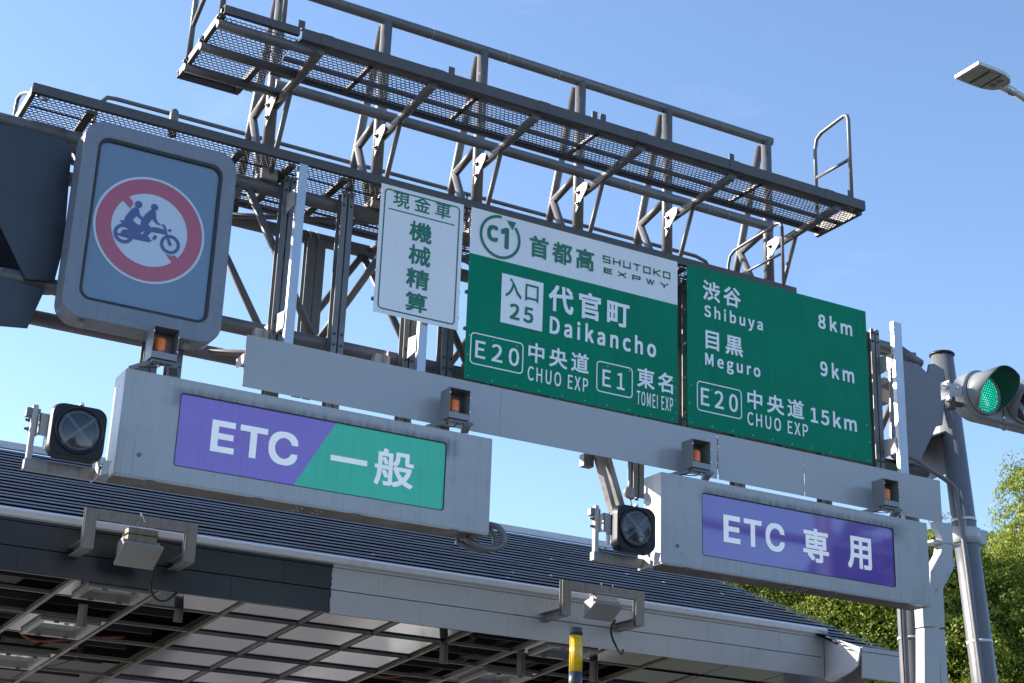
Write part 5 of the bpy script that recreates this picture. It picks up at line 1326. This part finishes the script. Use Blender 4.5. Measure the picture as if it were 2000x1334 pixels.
L, A = antenna(10.655, 11.935, 'white toll antenna on a steel frame against the pale grey fascia', ((1163, 1177), (1218, 1184), (1190, 1224), (1134, 1215)), .30, .17, .45, False)
MB().cable([PY(1202, 1210, 17.75), PY(1194, 1225, 17.8), PY(1195, 1243, 17.85), PY(1203, 1262, 17.95), PY(1211, 1276, 18.1), PY(1216, 1276, 18.2), PY(1217, 1270, 18.3)], .016, 8).build('cable', M['cable'], L)

# ------------------------------------------------------------------ yellow and black post
T = thing('marker_post', 'yellow post with black bands standing before the canopy', 'marker post', (7.36, 12, 0))
a = PY(1125.5, 1226, 12.0); r = .058; zt = a.z
MB().lathe([(.01, 0), (r * .9, -.002), (r, -.012), (r, -.07)], (a.x, 12, zt), n=28).build('top_band', M['blackp'], T)
MB().lathe([(r - .002, -.0705), (r - .002, -.385)], (a.x, 12, zt), n=28).build('yellow_band', M['yellow'], T)
MB().lathe([(r, -.3855), (r, -.445), (r + .002, -.45), (r + .002, -.53), (r * .8, -.535)], (a.x, 12, zt), n=28).build('lower_band', M['blackp'], T)
MB().lathe([(.032, -.536), (.032, -3.9), (.07, -zt + .19), (.07, -zt + .17)], (a.x, 12, zt), n=20).build('stem', M['galv_dull'], T)
for i in range(5):
    t = math.pi * (1.0 + i / 4) ; MB().tube((a.x + (r - .001) * math.cos(t), 12 + (r - .001) * math.sin(t), zt - .08), (a.x + (r - .001) * math.cos(t), 12 + (r - .001) * math.sin(t), zt - .38), .004, 6).build('band_ridge', M['yellow'], T)

# ------------------------------------------------------------------ TREES
def leaf_mesh(blobs, n, leaf, seed, name='crown'):
    """blobs: (cx, cy, cz, rx, ry, rz); leaves gathered in clumps over the blobs' outer shells"""
    r = np.random.default_rng(seed)
    B = np.array(blobs, float)
    wts = (B[:, 3] * B[:, 5]); wts /= wts.sum()
    nc = max(60, n // 85)
    bi = r.choice(len(B), nc, p=wts)
    d = r.normal(size=(nc, 3)); d /= np.linalg.norm(d, axis=1)[:, None]; d[:, 2] = np.where(d[:, 2] < -.45, -d[:, 2], d[:, 2])
    inner = r.uniform(size=nc) < .30
    rad = np.where(inner, r.uniform(.35, .75, nc), r.uniform(.80, 1.02, nc))[:, None]
    cc = B[bi, :3] + d * B[bi, 3:6] * rad
    cr = r.uniform(.34, .85, nc)
    li = r.integers(0, nc, n)
    e = r.normal(size=(n, 3)); e /= np.linalg.norm(e, axis=1)[:, None]
    e += d[li] * .55 + np.array([0, 0, .35]); e /= np.linalg.norm(e, axis=1)[:, None]
    p = cc[li] + e * (cr[li] * r.uniform(.72, 1.05, n))[:, None] * np.array([1, 1, .72])
    nrm = e + r.normal(size=(n, 3)) * .40; nrm /= np.linalg.norm(nrm, axis=1)[:, None]
    t = np.cross(nrm, r.normal(size=(n, 3))); t /= np.linalg.norm(t, axis=1)[:, None]
    b = np.cross(nrm, t)
    L = leaf * r.uniform(.7, 1.3, n)[:, None] * np.where(inner[li], 2.1, 1.0)[:, None]
    v = np.stack([p - t * L, p - b * L * .45 + nrm * L * .12, p + t * L, p + b * L * .45 + nrm * L * .12], 1).reshape(-1, 3)
    me = bpy.data.meshes.new(name)
    me.vertices.add(len(v)); me.vertices.foreach_set('co', v.ravel())
    me.loops.add(n * 4); me.loops.foreach_set('vertex_index', np.arange(n * 4))
    me.polygons.add(n); me.polygons.foreach_set('loop_start', np.arange(n) * 4); me.polygons.foreach_set('loop_total', np.full(n, 4))
    me.update(calc_edges=True)
    return me
def make_tree(loc, height, blobs, n, leaf, seed, label, m='leaf', group='leafy trees behind the canopy'):
    T = thing('broadleaf_tree', label, 'tree', loc, group)
    me = leaf_mesh(blobs, n, leaf, seed); me.materials.append(M[m])
    o = bpy.data.objects.new('crown', me); C.objects.link(o); o.parent = T; ROOT[o.name] = Vector(loc)
    rr = random.Random(seed); tr = MB(); lx_, ly_, lz_ = loc
    r0 = .045 * height * .5
    zs = height * .42
    tr.tube((lx_, ly_, -.05), (lx_ + .1, ly_, zs), r0, 14, r0 * .6)
    tr.build('trunk', M['bark'], T)
    lb = MB()
    for (bx, by, bz, rx, ry, rz) in blobs:
        p0 = Vector((lx_ + .1, ly_, zs * rr.uniform(.75, 1.0))); p1 = Vector((lx_ + bx, ly_ + by, bz))
        md = p0.lerp(p1, .5) + Vector((rr.uniform(-.3, .3), rr.uniform(-.3, .3), -.3))
        lb.tube(p0, md, r0 * .42, 8, r0 * .28); lb.tube(md, p1, r0 * .28, 8, r0 * .1)
        for _ in range(4):
            p2 = p1 + Vector((rr.uniform(-1, 1) * rx, rr.uniform(-1, 1) * ry, rr.uniform(-.3, .9) * rz)) * .8
            lb.tube(md.lerp(p1, .6), p2, r0 * .12, 6, r0 * .04)
    lb.build('limb', M['bark'], T)
    return T
def blobset(h, spread, seed, k=11):
    rr = random.Random(seed); bl = []
    for i in range(k):
        t = i / (k - 1); a = i * 2.4 + rr.uniform(-.3, .3)
        z = h * (.42 + .46 * t); ra = spread * (.55 * (1 - t) + .12)
        r = spread * (.52 - .14 * t) * rr.uniform(.85, 1.15)
        bl.append((ra * math.cos(a), ra * math.sin(a), z, r, r, r * .82))
    return bl
make_tree((43.5, 36.5, 0), 17.6, blobset(17.6, 6.8, 5, 20), 240000, .062, 21, 'tallest leafy tree, filling the right edge behind the leaning gantry leg')
make_tree((37.0, 39.0, 0), 14.6, blobset(14.6, 5.4, 9, 16), 190000, .062, 22, 'leafy tree between the two gantry legs and the light box')
make_tree((34.0, 43.0, 0), 14.2, blobset(14.2, 5.2, 13, 13), 140000, .066, 23, 'leafy tree showing under the right half of the all purple light box')
make_tree((35.5, 47.0, 0), 14.4, blobset(14.4, 5.0, 27, 12), 70000, .08, 26, 'leafy tree in the gap below the middle of the all purple light box')
make_tree((30.6, 46.0, 0), 14.6, blobset(14.6, 4.6, 17, 12), 110000, .07, 24, 'leafy tree whose top shows just above the right end of the ribbed roof')
make_tree((47.0, 44.0, 0), 17.0, blobset(17.0, 6.0, 19, 12), 50000, .11, 25, 'leafy tree standing behind the tallest one at the right edge')
# trees and a mast behind the camera, seen only as reflections in the glossy signs
for i, (x, y_, h, s_, where) in enumerate(((24.5, 1.5, 9.8, 4.2, 'nearest, beside the mast'), (30, -4, 13, 5.5, 'tall, right of the mast'), (20, -9, 11.5, 4.5, 'mid distance, left of the mast'), (38, -8, 15, 6, 'far right'), (9, -32, 12, 6, 'far, straight behind'), (-10, -28, 11, 6, 'far left behind'))):
    make_tree((x, y_, 0), h, blobset(h, s_, 31 + i, 9), 16000, .15, 40 + i, 'brownish tree behind the viewer mirrored in the glossy signs, ' + where, 'leaf2', 'trees behind the viewer')
T = thing('overhead_mast', 'dark steel mast with level arms mirrored in the all purple light box', 'mast', (20.4, 3.4, 0))
MB().tube((20.4, 3.4, 0), (20.4, 3.4, 12.5), .17, 24).build('pole', M['leg'], T)
MB().tube((6, 3.4, 8.9), (27, 3.4, 8.9), .09, 16).build('arm', M['leg'], T)
MB().tube((12.5, 3.4, 8.85), (20.4, 3.4, 7.0), .07, 16).build('arm', M['leg'], T)
print('objects', len(bpy.data.objects))
